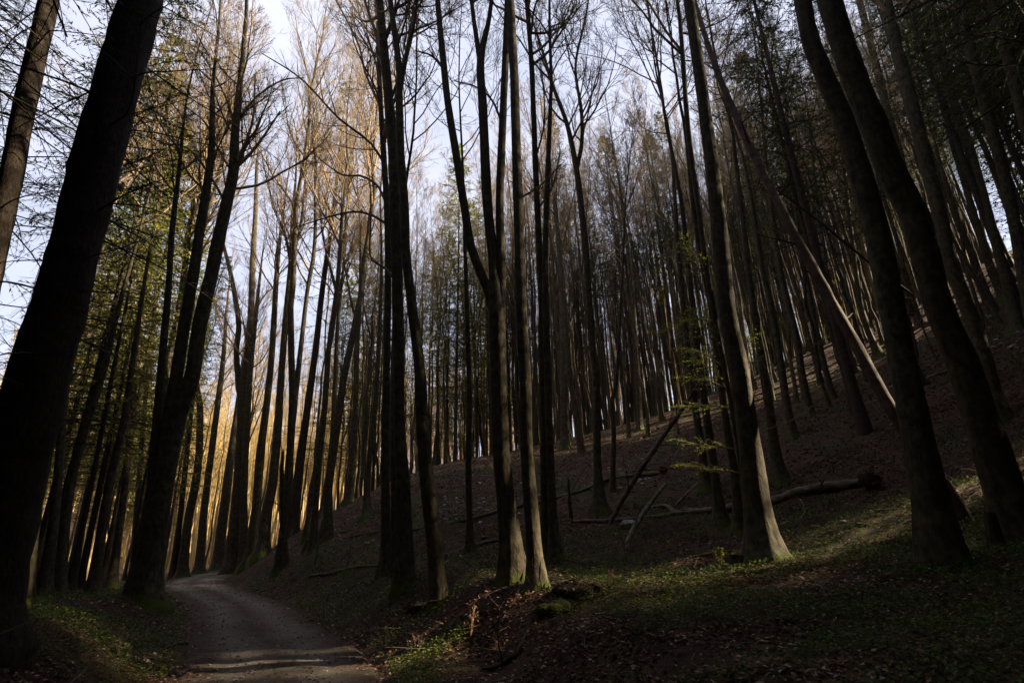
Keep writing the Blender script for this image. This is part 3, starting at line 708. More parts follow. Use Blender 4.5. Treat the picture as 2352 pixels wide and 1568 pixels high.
# ---- dead leaning trunk lodged in the canopy, thin leaning pole and snags
def rod(name, label, cat, pts, mat, S=10, n=40, stubs=0, parent=None, seed=1, endmat=None, group=None, wob=.012, splinter=True):
    """pts: (u, v, w, Y or None); a None depth rests that point on the ground"""
    g = np.random.default_rng(seed); W = []
    for (u, v, w, Yy) in pts:
        P = hit(u, v) if Yy is None else pw(u, v, Yy)
        r = w / 2 * cam_depth(P) / FPX
        if Yy is None: P = np.array([P[0], P[1], g1(P[0], P[1]) + r * .75])
        W.append((*P, r))
    b = np.array(W[0][:3]); A = catmull(np.array(W), n)
    o = parent or tag(empty(name, b), label, cat, group)
    mt = MB(); q, r = A[:, :3] - b, A[:, 3]
    q = q + g.normal(size=q.shape) * wob * r.max() * 4
    rad = 1 + .07 * g.normal(size=(n, S)); 
    r = np.concatenate([[r[0] * .25], r[1:-1], [r[-1] * .2]])
    tubes(mt, q[None], r[None], S, rad[None]); mt.build('trunk' if 'tree' in name or 'snag' in name else 'stem', mat, o)
    if splinter:
        ms = MB(); d = norm(q[0] - q[2]); k = 9
        A2, R2 = shoots(q[1] + g.normal(size=(k, 3)) * A[1, 3] * .4, d + g.normal(size=(k, 3)) * .12, np.full(k, A[1, 3] * 3.2), np.full(k, A[1, 3] * .3), 3, 0, .05, g, .1)
        tubes(ms, A2, R2, 4); ms.build('splintered_end', M['wood'], o)
    if stubs:
        P, D, L, R2 = offspring(q[None], r[None], np.array([1.0]), stubs, .15, .95, 1.0, .5, .45, g, .006)
        L = g.uniform(.25, 1.1, stubs)
        A2, R3 = shoots(P, D, L, R2 * .6, 6, .02, .14, g, .35)
        for k in range(stubs):
            ms = MB(); tubes(ms, A2[k:k + 1], R3[k:k + 1], 5)
            P, D, L2, R4 = offspring(A2[k:k + 1], R3[k:k + 1], L[k:k + 1], 3, .3, 1, .7, .5, .6, g, .004); B2, B3 = shoots(P, D, L2, R4, 4, .02, .12, g, .4); tubes(ms, B2, B3, 3)
            ms.build('branch', mat, o)
    return o
rod('dead_tree', 'long reddish dead trunk with peeling bark leaning lodged across the right trees', 'dead tree', [(2256,1262,32,8.6),(2198,1161,31,8.75),(2045,935,27,9.2),(1955,772,24,9.7),(1890,655,22,10.1),(1820,530,20,10.6),(1758,406,18,11.2),(1690,268,15,12.0),(1634,127,12,12.9),(1592,-10,9,14.0)], M['beech_red'], 12, 60, 18, seed=5, wob=.008)
rod('dead_branch', 'thin reddish broken branch slanting between the lodged trunk and black trunks', 'dead branch', [(2101,680,6,11.5),(2050,643,6,11.5),(1967,579,6,11.5),(1870,500,5,11.5),(1774,427,3,11.5)], M['beech_red'], 6, 30, 6, seed=6)
rod('leaning_pole', 'slender bare pole leaning diagonally over the fallen logs', 'fallen pole', [(1400,1204,10,14.6),(1440,1130,12,14.5),(1500,1035,12,14.2),(1560,950,10,14),(1592,900,7,13.8),(1615,865,4,13.7)], M['log'], 8, 40, 7, seed=8)
rod('snag', 'pinkish dead snag with stub branches on the right slope', 'dead snag', [(2098,726,22,24),(2088,700,14,24),(2078,660,13,24),(2070,612,8,24)], M['beech_red'], 8, 20, 4, seed=9)
rod('snag', 'short rotten stump-like pole standing at the end of the crossing log', 'dead snag', [(1313,1196,9,15),(1308,1150,8,15),(1305,1095,5,15)], M['beech_red'], 8, 16, 0, seed=10)
rod('snag', 'dark jagged broken stem beside the slender beech at the track', 'dead snag', [(648,1230,9,19),(649,1150,10,19),(648,1080,9,19),(651,1030,3,19)], M['spruce'], 8, 20, 2, seed=11)
rod('snag', 'pale thin dead stick standing right of the pale-barked slope beech', 'dead snag', [(722,1300,3,18.2),(729,1262,4,18.2),(731,1235,3,18.2)], M['log'], 5, 12, 2, seed=12)
# ---- fallen logs
rod('fallen_log', 'smooth grey fallen trunk lying from the big sunlit beech to its upturned root plate', 'fallen log', [(1580,1182,14,None),(1640,1180,18,None),(1760,1158,21,None),(1860,1138,22,None),(1985,1116,22,None)], M['log'], 14, 50, 6, seed=20, group='fallen logs')
rod('fallen_log', 'pale thin fallen trunk lying flat with a splintered left tip', 'fallen log', [(1312,1199,8,None),(1400,1196,11,None),(1480,1192,12,None),(1545,1185,13,None),(1600,1180,14,None)], M['log'], 10, 44, 3, seed=21, group='fallen logs')
rod('fallen_log', 'forked pale limb rising from the flat fallen trunk', 'fallen log', [(1494,1165,6,None),(1530,1166,9,None),(1550,1178,12,None),(1590,1184,14,None)], M['log'], 10, 30, 0, seed=22, group='fallen logs')
rod('fallen_log', 'short pale log crossing the fallen trunk with a bright broken end', 'fallen log', [(1438,1249,11,12.2),(1460,1205,12,12.9),(1490,1160,10,13.7),(1530,1108,8,14.6)], M['log'], 10, 36, 2, seed=23, group='fallen logs')
rod('fallen_log', 'long mossy log lying across the slope behind the forked beech', 'fallen log', [(798,1238,4,None),(860,1228,6,None),(900,1217,6,None),(960,1216,7,None),(1060,1204,7,None),(1150,1181,8,None),(1250,1155,8,None),(1330,1134,9,None),(1400,1108,9,None),(1480,1089,11,None),(1518,1087,9,None)], M['mosslog'], 12, 80, 8, seed=24, group='fallen logs')
rod('fallen_log', 'thin grey pole with a pale patch lying in the hollow left of the forked beech', 'fallen log', [(1018,1274,7,None),(1060,1268,8,None),(1110,1256,8,None),(1160,1245,6,None)], M['log'], 8, 30, 0, seed=25, group='fallen logs')
rod('fallen_log', 'dark thin log lying in green herbs left of the clustered beeches', 'fallen log', [(708,1328,5,None),(760,1318,7,None),(820,1307,8,None),(878,1297,6,None)], M['mosslog'], 8, 30, 4, seed=26, group='fallen logs')
rod('fallen_log', 'thin mossy branch lying left of the little stump', 'fallen log', [(1528,1300,4,None),(1580,1290,6,None),(1630,1282,7,None),(1685,1272,5,None)], M['mosslog'], 8, 26, 3, seed=27, group='fallen logs')
rod('fallen_log', 'slanting pale branch lying behind the leafy sprays', 'fallen log', [(1548,1162,4,None),(1575,1135,6,None),(1610,1110,6,None),(1640,1085,4,None)], M['log'], 7, 24, 3, seed=28, group='fallen logs')
rod('fallen_log', 'dark half-buried branch in the foreground leaves below the mossy stump', 'fallen log', [(1100,1470,6,None),(1140,1458,12,None),(1175,1448,17,None),(1190,1440,12,None),(1225,1395,4,None)], M['spruce'], 9, 26, 3, seed=29, group='fallen logs')
rod('fallen_branch', 'pale stick lying on leaves at the left edge of the track', 'stick', [(380,1490,7,None),(405,1481,9,None),(430,1474,8,None),(442,1472,5,None)], M['log'], 8, 20, 0, seed=30)
rod('fallen_branch', 'bent dry stick with forks in the bottom left corner', 'stick', [(160,1566,5,None),(185,1545,6,None),(205,1528,4,None)], M['log'], 6, 20, 3, seed=31)
rod('fallen_branch', 'dark twiggy branch lying on herbs right of the track bend', 'stick', [(590,1360,3,None),(640,1345,4,None),(690,1325,3,None)], M['log'], 6, 24, 8, seed=32)
rod('fallen_branch', 'short stub of wood in the sunlit leaves right of the big beech', 'stick', [(1985+(-20),1212,6,None),(1985,1214,9,None),(2000,1212,6,None)], M['spruce'], 7, 12, 2, seed=33)
for i, (pp, lb) in enumerate([([(2080,765),(2110,750),(2150,740)], 'mossy curved branch on the upper slope between the dark right trunks'),
                              ([(2120,830),(2150,828),(2185,815)], 'dark thin branch lying mid slope between the dark right trunks'),
                              ([(2130,870),(2160,862),(2200,848)], 'pale long twig lying low on the slope between the dark right trunks'),
                              ([(1810,855),(1850,840),(1885,830)], 'dead branch lying on the slope crest behind the clawed beeches'),
                              ([(1470,1010),(1510,985),(1560,972)], 'dark branch lying just under the crest left of the leaning pole'),
                              ([(2215,1010),(2250,1003),(2290,995)], 'dry twig in sun-flecked leaves left of the blackest trunk'),
                              ([(1840,1195),(1850,1175),(1838,1150)], 'thin grey stick propped against the smooth fallen trunk')]):
    rod('fallen_branch', lb, 'stick', [(a, b_, 5, None) for a, b_ in pp], M['mosslog' if i in (0, 4) else 'log'], 6, 18, 3, seed=40 + i)

# upturned root plate, stumps, brush heap, rock
def roots(name, label, cat, u, v, Yy, size, mat, seed, n=26, flat=True):
    g = np.random.default_rng(seed); P = hit(u, v)
    P = np.array([P[0], P[1], g1(P[0], P[1])])
    o = tag(empty(name, P), label, cat); mt, ml, mr = MB(), MB(), MB()
    sq = (.38, .9, .8) if flat else (1.5, 1.2, .45)
    icos(mt, (0, 0, size * (.45 if flat else .02)), size * .55, g, sq, 3, .09)
    for _ in range(14):
        d = rand_dirs(1, g)[0] * np.array(sq) * size * .5; icos(mt, d + [0, 0, size * (.45 if flat else .05)], size * g.uniform(.07, .2), g, (1, 1, .8), 2, .12)
    mt.build('soil', M['ground'], o)
    D = rand_dirs(n, g) * ([.35, 1, .9] if flat else [1, 1, .25]); L = g.uniform(.15, .55, n) * size
    C0 = D * size * .38 * np.array(sq) + [0, 0, size * (.45 if flat else .12)]
    A, AR = shoots(C0, D, L + .1, g.uniform(.012, .04, n) * size, 10, -.06, .38, g, .25); tubes(mr, A, AR, 5)
    A2 = offspring(A, AR, L + .1, 3, .2, 1, 1.0, .6, .5, g, .002); B, BR = shoots(A2[0], A2[1], A2[2], A2[3], 5, -.05, .35, g, .3); tubes(mr, B, BR, 3)
    mr.build('roots', mat, o)
    q = C0[g.integers(0, n, 120)] + g.normal(size=(120, 3)) * size * [.2, .25, .12]; q[:, 2] = np.abs(q[:, 2])
    if not flat:
        q = g.normal(size=(160, 3)) * [size * .5, size * .42, 0]; q[:, 2] = size * .3 * np.exp(-(q[:, 0] ** 2 + q[:, 1] ** 2) / (size * .6) ** 2) + .02
        leaf_quads(ml, q, g.uniform(.02, .035, 160), g, .8); ml.build('leaves', M['litter'], o)
    return o
roots('root_plate', 'upturned root plate with earth at the right end of the smooth fallen trunk', 'root plate', 2004, 1122, None, .44, M['spruce'], 51, 30)
roots('brush_heap', 'low heap of dark roots and twigs right of the sunlit strip beech', 'brush heap', 1325, 1362, None, .42, M['spruce'], 52, 34, False)
roots('root_plate', 'dark tangled roots with leaves at the foot of the clustered beeches', 'root plate', 965, 1358, None, .34, M['spruce'], 53, 30, False)
roots('root_plate', 'broken rotten end of the long mossy log on the slope', 'root plate', 1525, 1092, None, .34, M['wood'], 54, 12)
def stump(label, u, v, w, h, mat, top, seed, Yy=None):
    g = np.random.default_rng(seed); P = hit(u, v) if Yy is None else pw(u, v, Yy)
    P = np.array([P[0], P[1], g1(P[0], P[1]) - .04]); r = w / 2 * cam_depth(P) / FPX
    o = tag(empty('tree_stump', P), label, 'stump'); mt = MB()
    n = 10; q = np.stack([np.linspace(0, .04, n), np.zeros(n), np.linspace(0, h, n)], 1)
    stem(mt, q, np.full(n, r), 18, .9, seed, False, .06); mt.build('trunk', mat, o)
    mc = MB(); a = np.arange(18) * 2 * math.pi / 18
    V = [(0.04, 0, h - .012)] + [(0.04 + math.cos(t) * r * 1.02, math.sin(t) * r * 1.02, h + g.uniform(-.01, .03)) for t in a]
    mc.add(V, None, [(0, 1 + i, 1 + (i + 1) % 18) for i in range(18)]); mc.build('cut_face', top, o)
stump('small brown stump with a mossy rim left of the big sunlit beech', 1690, 1298, 26, .20, M['beech_red'], M['moss'], 61)
stump('short pale cut stump behind the pale-barked slope beech', 706, 1262, 12, .42, M['beech_red'], M['wood'], 62)
stump('dark rotten stump beside the blackest trunk at the right edge', 2290, 1258, 20, .5, M['spruce'], M['spruce'], 63)
g = np.random.default_rng(70)
P = hit(1275, 1392); P[2] = g1(P[0], P[1]) - .04; mt = MB()
for _ in range(9): icos(mt, g.normal(size=3) * [.09, .06, .02] + [0, 0, .05], g.uniform(.06, .12), g, (1.2, 1, .7), 2, .10)
o = mt.build('mossy_stump', M['moss']); o.location = Vector([float(a) for a in P]); tag(o, 'rounded bright moss cushion on a stump in the foreground', 'mossy stump')
def rock(label, u, v, w, seed, mat='rock', name='rock', sq=(1.1, .8, .6)):
    g = np.random.default_rng(seed); P = hit(u, v); r = w / 2 * cam_depth(P) / FPX; mt = MB()
    icos(mt, (0, 0, r * .25), r, g, sq, 3, .06); o = mt.build(name, M[mat], smooth=False); o.location = Vector((float(P[0]), float(P[1]), g1(P[0], P[1]))); tag(o, label, 'rock')
rock('pale flat boulder under the crossing logs', 1444, 1210, 38, 71)
rock('pale slab of rock lying in herbs left of the forked beech', 1113, 1240, 16, 72, sq=(1.3, .8, .3))
rock('grey stone resting at the sun-flecked foot right of the thick beech', 2200, 1172, 34, 73)
rock('light stone in the sunlit patch right of the big beech', 1937, 1206, 14, 74)
rock('mossy stone in the hollow right of the pale-barked slope beech', 792, 1220, 14, 75, 'moss')
rock('small mossy boulder below the crossing logs', 1372, 1229, 18, 76, 'moss')
rock('white stone on the leaves beside the short log end', 1878, 848, 14, 77)

# ------------------------------------------------------------------ tree variants for the rest of the wood
def beech_variant(seed, H, r0, crown, nl, Lmax, fork=False, m2=7, m3=7, tw=.0055, S=10, m4=3):
    g = np.random.default_rng(seed); n = 30; z = np.linspace(0, H, n)
    wx = np.cumsum(g.normal(size=(n, 2)) * .055, 0); wx -= np.linspace(0, 1, n)[:, None] * wx[-1] * .6
    k3 = g.uniform(-.9, .9, 2)
    P = np.stack([wx[:, 0] + k3[0] * np.sin(z / H * 2.2), wx[:, 1] + k3[1] * np.sin(z / H * 2.2), z], 1); P[:, :2] -= P[0, :2]
    t = z / H; Rr = r0 * (1 - t * .35) * np.clip(1.35 - t * 1.25, .08, 1)
    mt, mc = MB(), MB(); stem(mt, P, Rr, S, .8, seed); st = [(P, Rr)]
    if fork:
        for _ in range(g.integers(1, 3)):
            k = g.integers(int(n * .38), int(n * .62)); a = g.random() * 6.28; d = np.array([math.cos(a) * .35, math.sin(a) * .35, 1.0])
            Q, QR = shoots(P[k][None], d[None], np.array([H - P[k, 2]]) * .95, np.array([Rr[k] * .75]), 14, .10, .05, g, .12)
            stem(mt, Q[0], QR[0], 8, 0, seed + 3); st.append((Q[0], QR[0]))
    for q, qr in st: beech_crown(mc, q, qr, H * crown, nl if len(st) == 1 else int(nl * .7), Lmax, g, m2, m3, m4, tw, .55, .17)
    return mt.mesh('trunk', M['beech']), mc.mesh('crown', M['sunny_budtwig'])
BV = [beech_variant(100 + i, 24 + 3 * ((i * 37) % 10) / 10, .08 + .055 * ((i * 53) % 10) / 10, .42 + .16 * ((i * 29) % 10) / 10, 20, 4.6, i % 2 == 0) for i in range(9)]
PV = [beech_variant(200 + i, 19 + 3 * ((i * 37) % 10) / 10, .06 + .02 * ((i * 53) % 10) / 10, .50, 16, 2.6, i == 2, 6, 6, .0055, 8, 2) for i in range(5)]   # slim poles
def spruce_variant(seed, H, r0, crown, Lmax, nb=110, leafmat='needle', dead=40, bw=.035, nbl=5, blade=(.10, .2)):
    g = np.random.default_rng(seed); n = 24; z = np.linspace(0, H, n)
    P = np.stack([.12 * np.sin(z / 6 + seed), .12 * np.cos(z / 7 + seed), z], 1); P[:, :2] -= P[0, :2]
    Rr = r0 * np.clip(1 - z / H, .04, 1) ** .85
    mt, mb_, ml = MB(), MB(), MB(); stem(mt, P, Rr, 10, .5, seed)
    spruce_crown(mb_, ml, P, Rr, H, crown, g, dead, Lmax, nb, bw=bw, nbl=nbl, blade=blade)
    return mt.mesh('trunk', M['spruce']), mb_.mesh('lower_crown', M['deadtwig']), ml.mesh('crown', M[leafmat])
SV = [spruce_variant(300, 26, .16, .45, 2.4, 160), spruce_variant(301, 23, .14, .38, 2.6, 160), spruce_variant(302, 28, .17, .5, 2.3, 150), spruce_variant(303, 18, .13, .2, 2.4, 130, 'larch', 10)]
NV = [spruce_variant(330 + i, 25 + i, .2, .30, 4.4, 330, 'needle', 0, .016, 16, (.06, .13)) for i in range(2)]   # high dense crowns
HV = [spruce_variant(350, 27, .15, .36, 2.6, 150, 'needle', 25, .04), spruce_variant(351, 24, .14, .32, 2.6, 150, 'needle', 25, .04)]
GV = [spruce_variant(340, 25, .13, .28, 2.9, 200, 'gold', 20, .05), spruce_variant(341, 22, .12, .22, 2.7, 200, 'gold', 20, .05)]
DV = [spruce_variant(310 + i, 25 + i, .2, .04, 3.3, 340, 'needle', 0, .10, 8) for i in range(2)]   # branched to the ground
def sapling_variant(seed, H):
    g = np.random.default_rng(seed); n = 20; z = np.linspace(0, H, n)
    P = np.stack([.3 * np.sin(z / 3 + seed), .3 * np.cos(z / 4 + seed), z], 1); P[:, :2] -= P[0, :2]; Rr = np.linspace(.035, .006, n)
    mt, mc, ml = MB(), MB(), MB(); stem(mt, P, Rr, 7, .5, seed)
    E = beech_crown(mc, P, Rr, 1.2, 22, 1.9, g, 5, 5, 0, .003, 1.25, .02)
    pp = E.reshape(-1, 3); pp = pp[g.random(len(pp)) < .75] ; pp = pp + g.normal(size=pp.shape) * [.05, .05, .02]
    leaf_quads(ml, pp, g.uniform(.014, .026, len(pp)), g, .45)
    return mt.mesh('trunk', M['beech']), mc.mesh('lower_crown', M['twig']), ml.mesh('crown', M['leaf'])
LV = [sapling_variant(400, 8.5), sapling_variant(401, 6.0), sapling_variant(402, 11.0)]

def place(name, parts, names, x, y, s, rz, label, group, tilt=(0, 0), cat='tree', dz=-.1, sink=True):
    b = (x, y, g1(x, y) + dz)
    o = empty(name, b); o.rotation_euler = (tilt[0], tilt[1], rz); o.scale = (s, s, s)
    tag(o, label, cat, group)
    for me, nm in zip(parts, names):
        c = bpy.data.objects.new(nm, me); col.objects.link(c); c.parent = o
    TREE_POS.append((x, y))
    return o
# named spruces on and beyond the crest
def place_px(kind, u, v, Y, s, label, group=None):
    P = pw(u, v, Y); x = P[0]
    pr = {'spruce': (SV, ('trunk', 'lower_crown', 'crown')), 'gold': (GV, ('trunk', 'lower_crown', 'crown'))}[kind[0]]
    place('spruce_tree', pr[0][kind[1]], pr[1], x, Y, s, random.random() * 6.28, label, group)
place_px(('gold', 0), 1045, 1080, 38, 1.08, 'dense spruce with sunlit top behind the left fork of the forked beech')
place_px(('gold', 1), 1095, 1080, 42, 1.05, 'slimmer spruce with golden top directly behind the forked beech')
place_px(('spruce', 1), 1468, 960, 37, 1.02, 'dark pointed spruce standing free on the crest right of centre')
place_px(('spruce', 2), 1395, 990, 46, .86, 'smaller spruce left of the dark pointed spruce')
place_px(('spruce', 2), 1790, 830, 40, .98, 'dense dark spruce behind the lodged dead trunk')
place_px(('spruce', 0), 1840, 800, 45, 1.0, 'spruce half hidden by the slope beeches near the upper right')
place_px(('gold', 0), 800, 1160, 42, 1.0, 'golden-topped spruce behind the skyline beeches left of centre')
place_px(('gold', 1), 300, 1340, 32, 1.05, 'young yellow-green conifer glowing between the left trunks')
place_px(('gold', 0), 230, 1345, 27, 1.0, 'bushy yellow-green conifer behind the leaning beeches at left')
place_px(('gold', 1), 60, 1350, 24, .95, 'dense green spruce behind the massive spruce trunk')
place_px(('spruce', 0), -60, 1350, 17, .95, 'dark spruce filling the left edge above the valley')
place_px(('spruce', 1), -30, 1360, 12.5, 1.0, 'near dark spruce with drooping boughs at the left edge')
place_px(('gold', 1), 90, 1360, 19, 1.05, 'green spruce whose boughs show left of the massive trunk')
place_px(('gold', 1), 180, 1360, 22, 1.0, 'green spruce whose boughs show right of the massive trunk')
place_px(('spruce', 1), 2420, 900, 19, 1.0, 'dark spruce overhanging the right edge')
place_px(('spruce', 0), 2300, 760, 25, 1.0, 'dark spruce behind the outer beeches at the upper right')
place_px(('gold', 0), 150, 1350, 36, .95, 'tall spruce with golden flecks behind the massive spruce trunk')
place_px(('spruce', 2), 2150, 700, 40, .95, 'dark spruce on the upper right skyline')
place_px(('spruce', 0), 2330, 640, 36, .9, 'dark spruce closing the upper right corner')
# young leafy beeches
for (u, v, Y, k, s, lb) in [(1745, 1060, 15.5, 1, 1.0, 'leafy beech sapling just right of the big sunlit beech'), (1800, 900, 22, 0, 1.0, 'leafy sapling among the clawed slope beeches'),
                            (2130, 760, 22, 0, 1.0, 'leafy sapling between the blackest trunks'), (1950, 800, 30, 2, .8, 'leafy sapling left of the thin bent beech'),
                            (2250, 690, 24, 2, .9, 'leafy sapling high on the far right slope'), (1560, 1010, 26, 2, .95, 'tall leafy sapling behind the top of the leaning pole'),
                            (1690, 960, 28, 2, 1.0, 'tall leafy sapling behind the big sunlit beech')]:
    place('beech_sapling', LV[k], ('trunk', 'lower_crown', 'crown'), pw(u, v, Y)[0], Y, s, random.random() * 6, lb, 'leafy young beeches', cat='sapling')

# the rest of the wood: individuals
rs = random.Random(11)
def ok(x, y, dmin):
    if path_dist([x], [y])[0] < 1.0: return False
    return all((x - a) ** 2 + (y - b) ** 2 > dmin * dmin for a, b in TREE_POS)
SKIP = []
def scatter(n, ylo, yhi, ulo, uhi, dmin, pick, power=1.0, tries=8000):
    c = 0
    for _ in range(tries):
        if c >= n: break
        y = ylo + (yhi - ylo) * rs.random() ** power; u = ulo + (uhi - ulo) * rs.random()
        x = pw(u, 1290, y)[0]
        if not ok(x, y, dmin): continue
        vb = project((x, y, g1(x, y)))
        if vb is None: continue
        pick(x, y, vb); c += 1
LAND = [(-999, 'edge of the wood'), (30, 'massive spruce trunk'), (365, 'triple-stemmed beech'), (548, 'two-stemmed beech'), (612, 'vase-crowned beech'), (725, 'pale-barked slope beech'), (845, 'gnarled-root beech'), (940, 'four clustered beeches'),
        (1160, 'large forked beech'), (1222, 'sunlit-strip beech'), (1377, 'high-forking beech'), (1468, 'pale crest beech'), (1630, 'mid-slope beech pair'), (1745, 'big sunlit beech'), (1960, 'strongly leaning slope beech'), (2142, 'thick mossy-based beech'), (2300, 'blackest trunk')]
MASS = []
def remember(o, kind, vb, y):
    k = max(i for i, (u, _) in enumerate(LAND) if vb[0] >= u or i == 0)
    MASS.append((kind, k, 0 if y < 34 else (1 if y < 46 else 2), vb[0], o))
def label_mass():
    words = ['leftmost', 'second', 'third', 'fourth', 'fifth', 'sixth', 'seventh', 'eighth', 'ninth', 'tenth', 'eleventh', 'twelfth', 'thirteenth', 'fourteenth', 'fifteenth', 'sixteenth']
    bins = {}
    for m_ in MASS: bins.setdefault(m_[:3], []).append(m_)
    for (kind, k, rank), L in bins.items():
        L.sort(key=lambda t: t[3])
        for i, t in enumerate(L):
            rk = ('near rank', 'mid rank', 'far rank')[rank]
            w = '' if len(L) == 1 else ('leftmost ' if i == 0 else words[min(i, 15)] + ' ')
            t[4]['label'] = f"{w}{kind}{'' if len(L) == 1 or i == 0 else ' from left'}, {rk}, right of the {LAND[k][1]}"
def pk_beech(x, y, vb):
    o = place('beech_tree', rs.choice(BV), ('trunk', 'crown'), x, y, rs.uniform(.85, 1.05), rs.random() * 6.28, 'tall bare beech', 'tall bare beeches of the wood', (rs.gauss(0, .02), rs.gauss(0, .025)))
    remember(o, 'tall bare beech', vb, y)
def pk_pole(x, y, vb):
    o = place('beech_tree', rs.choice(PV), ('trunk', 'crown'), x, y, rs.uniform(.85, 1.15), rs.random() * 6.28, 'slim pole-like beech', 'slim bare beeches of the wood', (rs.gauss(0, .03), rs.gauss(0, .03)))
    remember(o, 'slim bare beech', vb, y)
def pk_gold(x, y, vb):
    o = place('spruce_tree', rs.choice(GV), ('trunk', 'lower_crown', 'crown'), x, y, rs.uniform(.8, 1.05), rs.random() * 6.28, 'yellow-green spruce', 'yellow-green spruces with sun glow in their colour')
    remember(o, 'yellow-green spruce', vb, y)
def pk_spruce(x, y, vb):
    o = place('spruce_tree', rs.choice(SV[:3]), ('trunk', 'lower_crown', 'crown'), x, y, rs.uniform(.8, 1.02), rs.random() * 6.28, 'spruce with drooping boughs', 'spruces among the beeches')
    remember(o, 'spruce', vb, y)
scatter(14, 36, 60, -60, 440, 2.2, pk_gold)
scatter(6, 38, 60, 700, 1150, 2.0, pk_gold)
scatter(6, 30, 58, -60, 420, 1.6, pk_beech)
scatter(4, 28, 60, -60, 380, 1.6, pk_spruce)
scatter(12, 26, 60, -60, 420, 1.3, pk_pole)
scatter(9, 36, 62, 430, 760, 2.2, pk_beech)
scatter(26, 30, 60, 760, 1250, 1.5, pk_beech)
scatter(14, 28, 60, 760, 1250, 1.2, pk_pole)
scatter(5, 36, 60, 800, 1250, 1.5, pk_spruce)
scatter(34, 30, 60, 1250, 1800, 1.4, pk_beech)
scatter(28, 27, 55, 1250, 1800, 1.0, pk_pole)
scatter(8, 36, 60, 1300, 1800, 1.5, pk_spruce)
scatter(56, 22, 60, 1800, 2550, 1.3, pk_beech)
scatter(30, 20, 50, 1850, 2500, 1.1, pk_pole)
scatter(26, 26, 60, 1850, 2600, 1.6, pk_spruce)
def pk_dense(x, y, vb):
    o = place('spruce_tree', rs.choice(HV), ('trunk', 'lower_crown', 'crown'), x, y, rs.uniform(.85, 1.1), rs.random() * 6.28, 'dense dark spruce', 'dark spruces of the upper right slope')
    remember(o, 'dense dark spruce', vb, y)
scatter(13, 16, 42, 2000, 2750, 2.0, pk_dense, .8)
WV = [beech_variant(160 + i, 29, .15, .46, 34, 6.2, i == 1, 8, 7, .005, 10, 2) for i in range(2)]
def pk_wide(x, y, vb):
    o = place('beech_tree', rs.choice(WV), ('trunk', 'crown'), x, y, rs.uniform(.95, 1.05), rs.random() * 6.28, 'wide-crowned beech', 'wide-crowned beeches by the track')
    remember(o, 'wide-crowned beech', vb, y)
for (u, Yy, sc) in ((648, 24.5, 1.13), (742, 23.5, 1.12)):
    x = pw(u, 1290, Yy)[0]; o = place('beech_tree', WV[0], ('trunk', 'crown'), x, Yy, sc, u * .1, 'wide-crowned beech', 'wide-crowned beeches by the track'); remember(o, 'wide-crowned beech', project((x, Yy, g1(x, Yy))), Yy)
scatter(3, 19, 26, 300, 420, 1.2, pk_wide)
scatter(1, 24, 31, 620, 880, 2.4, pk_wide)
label_mass()

# unseen spruces added at right to shade the foreground and leave a sun gap
GAP = 12.35
for (row, x0) in enumerate((31.0, 34.2, 37.6)):
    for sgn, lim in ((-1, -24.0), (1, 29.0)):
        y = GAP + row * .33 + (-3.3 if sgn < 0 else 3.15) + sgn * row * .3
        while (y > lim) if sgn < 0 else (y < lim):
            place('spruce_tree', rs.choice(DV), ('trunk', 'lower_crown', 'crown'), x0 + rs.uniform(-.4, .4), y, rs.uniform(.97, 1.05), rs.random() * 6.28, 'unseen dense spruce added on the right slope to shade the foreground', 'shading spruce stand on the right slope')
            y += sgn * rs.uniform(1.4, 1.9)
y = GAP - 3.5
while y > -8:
    place('spruce_tree', rs.choice(DV), ('trunk', 'lower_crown', 'crown'), 27.6 + rs.uniform(-.3, .3), y, rs.uniform(.9, 1.0), rs.random() * 6.28, 'unseen dense spruce added on the right slope to shade the foreground', 'shading spruce stand on the right slope'); y -= rs.uniform(1.4, 1.8)
for (x, y, k) in ((41, 11.3, 0), (42.5, 15.5, 2), (45, 11.2, 0), (42.0, 9.6, 2), (46.0, 16.0, 2), (50, 11.4, 3), (52.5, 13.6, 3), (55, 15.6, 3), (56, 12.6, 3)):  # crowns added to stop the sun above the gap
    place('spruce_tree', HV[0] if k == 3 else SV[k], ('trunk', 'lower_crown', 'crown'), x, y, rs.uniform(1.02, 1.1), rs.random() * 6.28, 'unseen high-crowned spruce added to block sun above the gap', 'shading spruce stand on the right slope')

for (x, y) in ((15.5, 12.4), (20.5, 8.6)):  # added to keep the sun off the upper trunks
    place('spruce_tree', NV[0], ('trunk', 'lower_crown', 'crown'), x, y, 1.0, 1.0 + x, 'high-crowned spruce added beyond the right edge to shade upper trunks', 'shading spruce stand on the right slope')
# spruces added behind and beside the viewer to cut the sky light
for (x0, x1, y0, y1, n, dm) in ((-30, 28, -34, -7, 60, 2.8), (-34, -9.5, -10, 6, 26, 2.6), (10, 28, -12, 4, 16, 2.8), (-46, -26, 2, 24, 14, 3.0)):
    c = 0
    for _ in range(4000):
        if c >= n: break
        x, y = rs.uniform(x0, x1), rs.uniform(y0, y1)
        if y > 0 and abs(x) < .9 * y + 4: continue
        if y > 3 and x < 0 : pass
        if not ok(x, y, dm): continue
        place('spruce_tree', rs.choice(DV), ('trunk', 'lower_crown', 'crown'), x, y, rs.uniform(.95, 1.2), rs.random() * 6.28, 'unseen dense spruce added around the viewpoint for shade', 'shade spruces added around the viewpoint'); c += 1

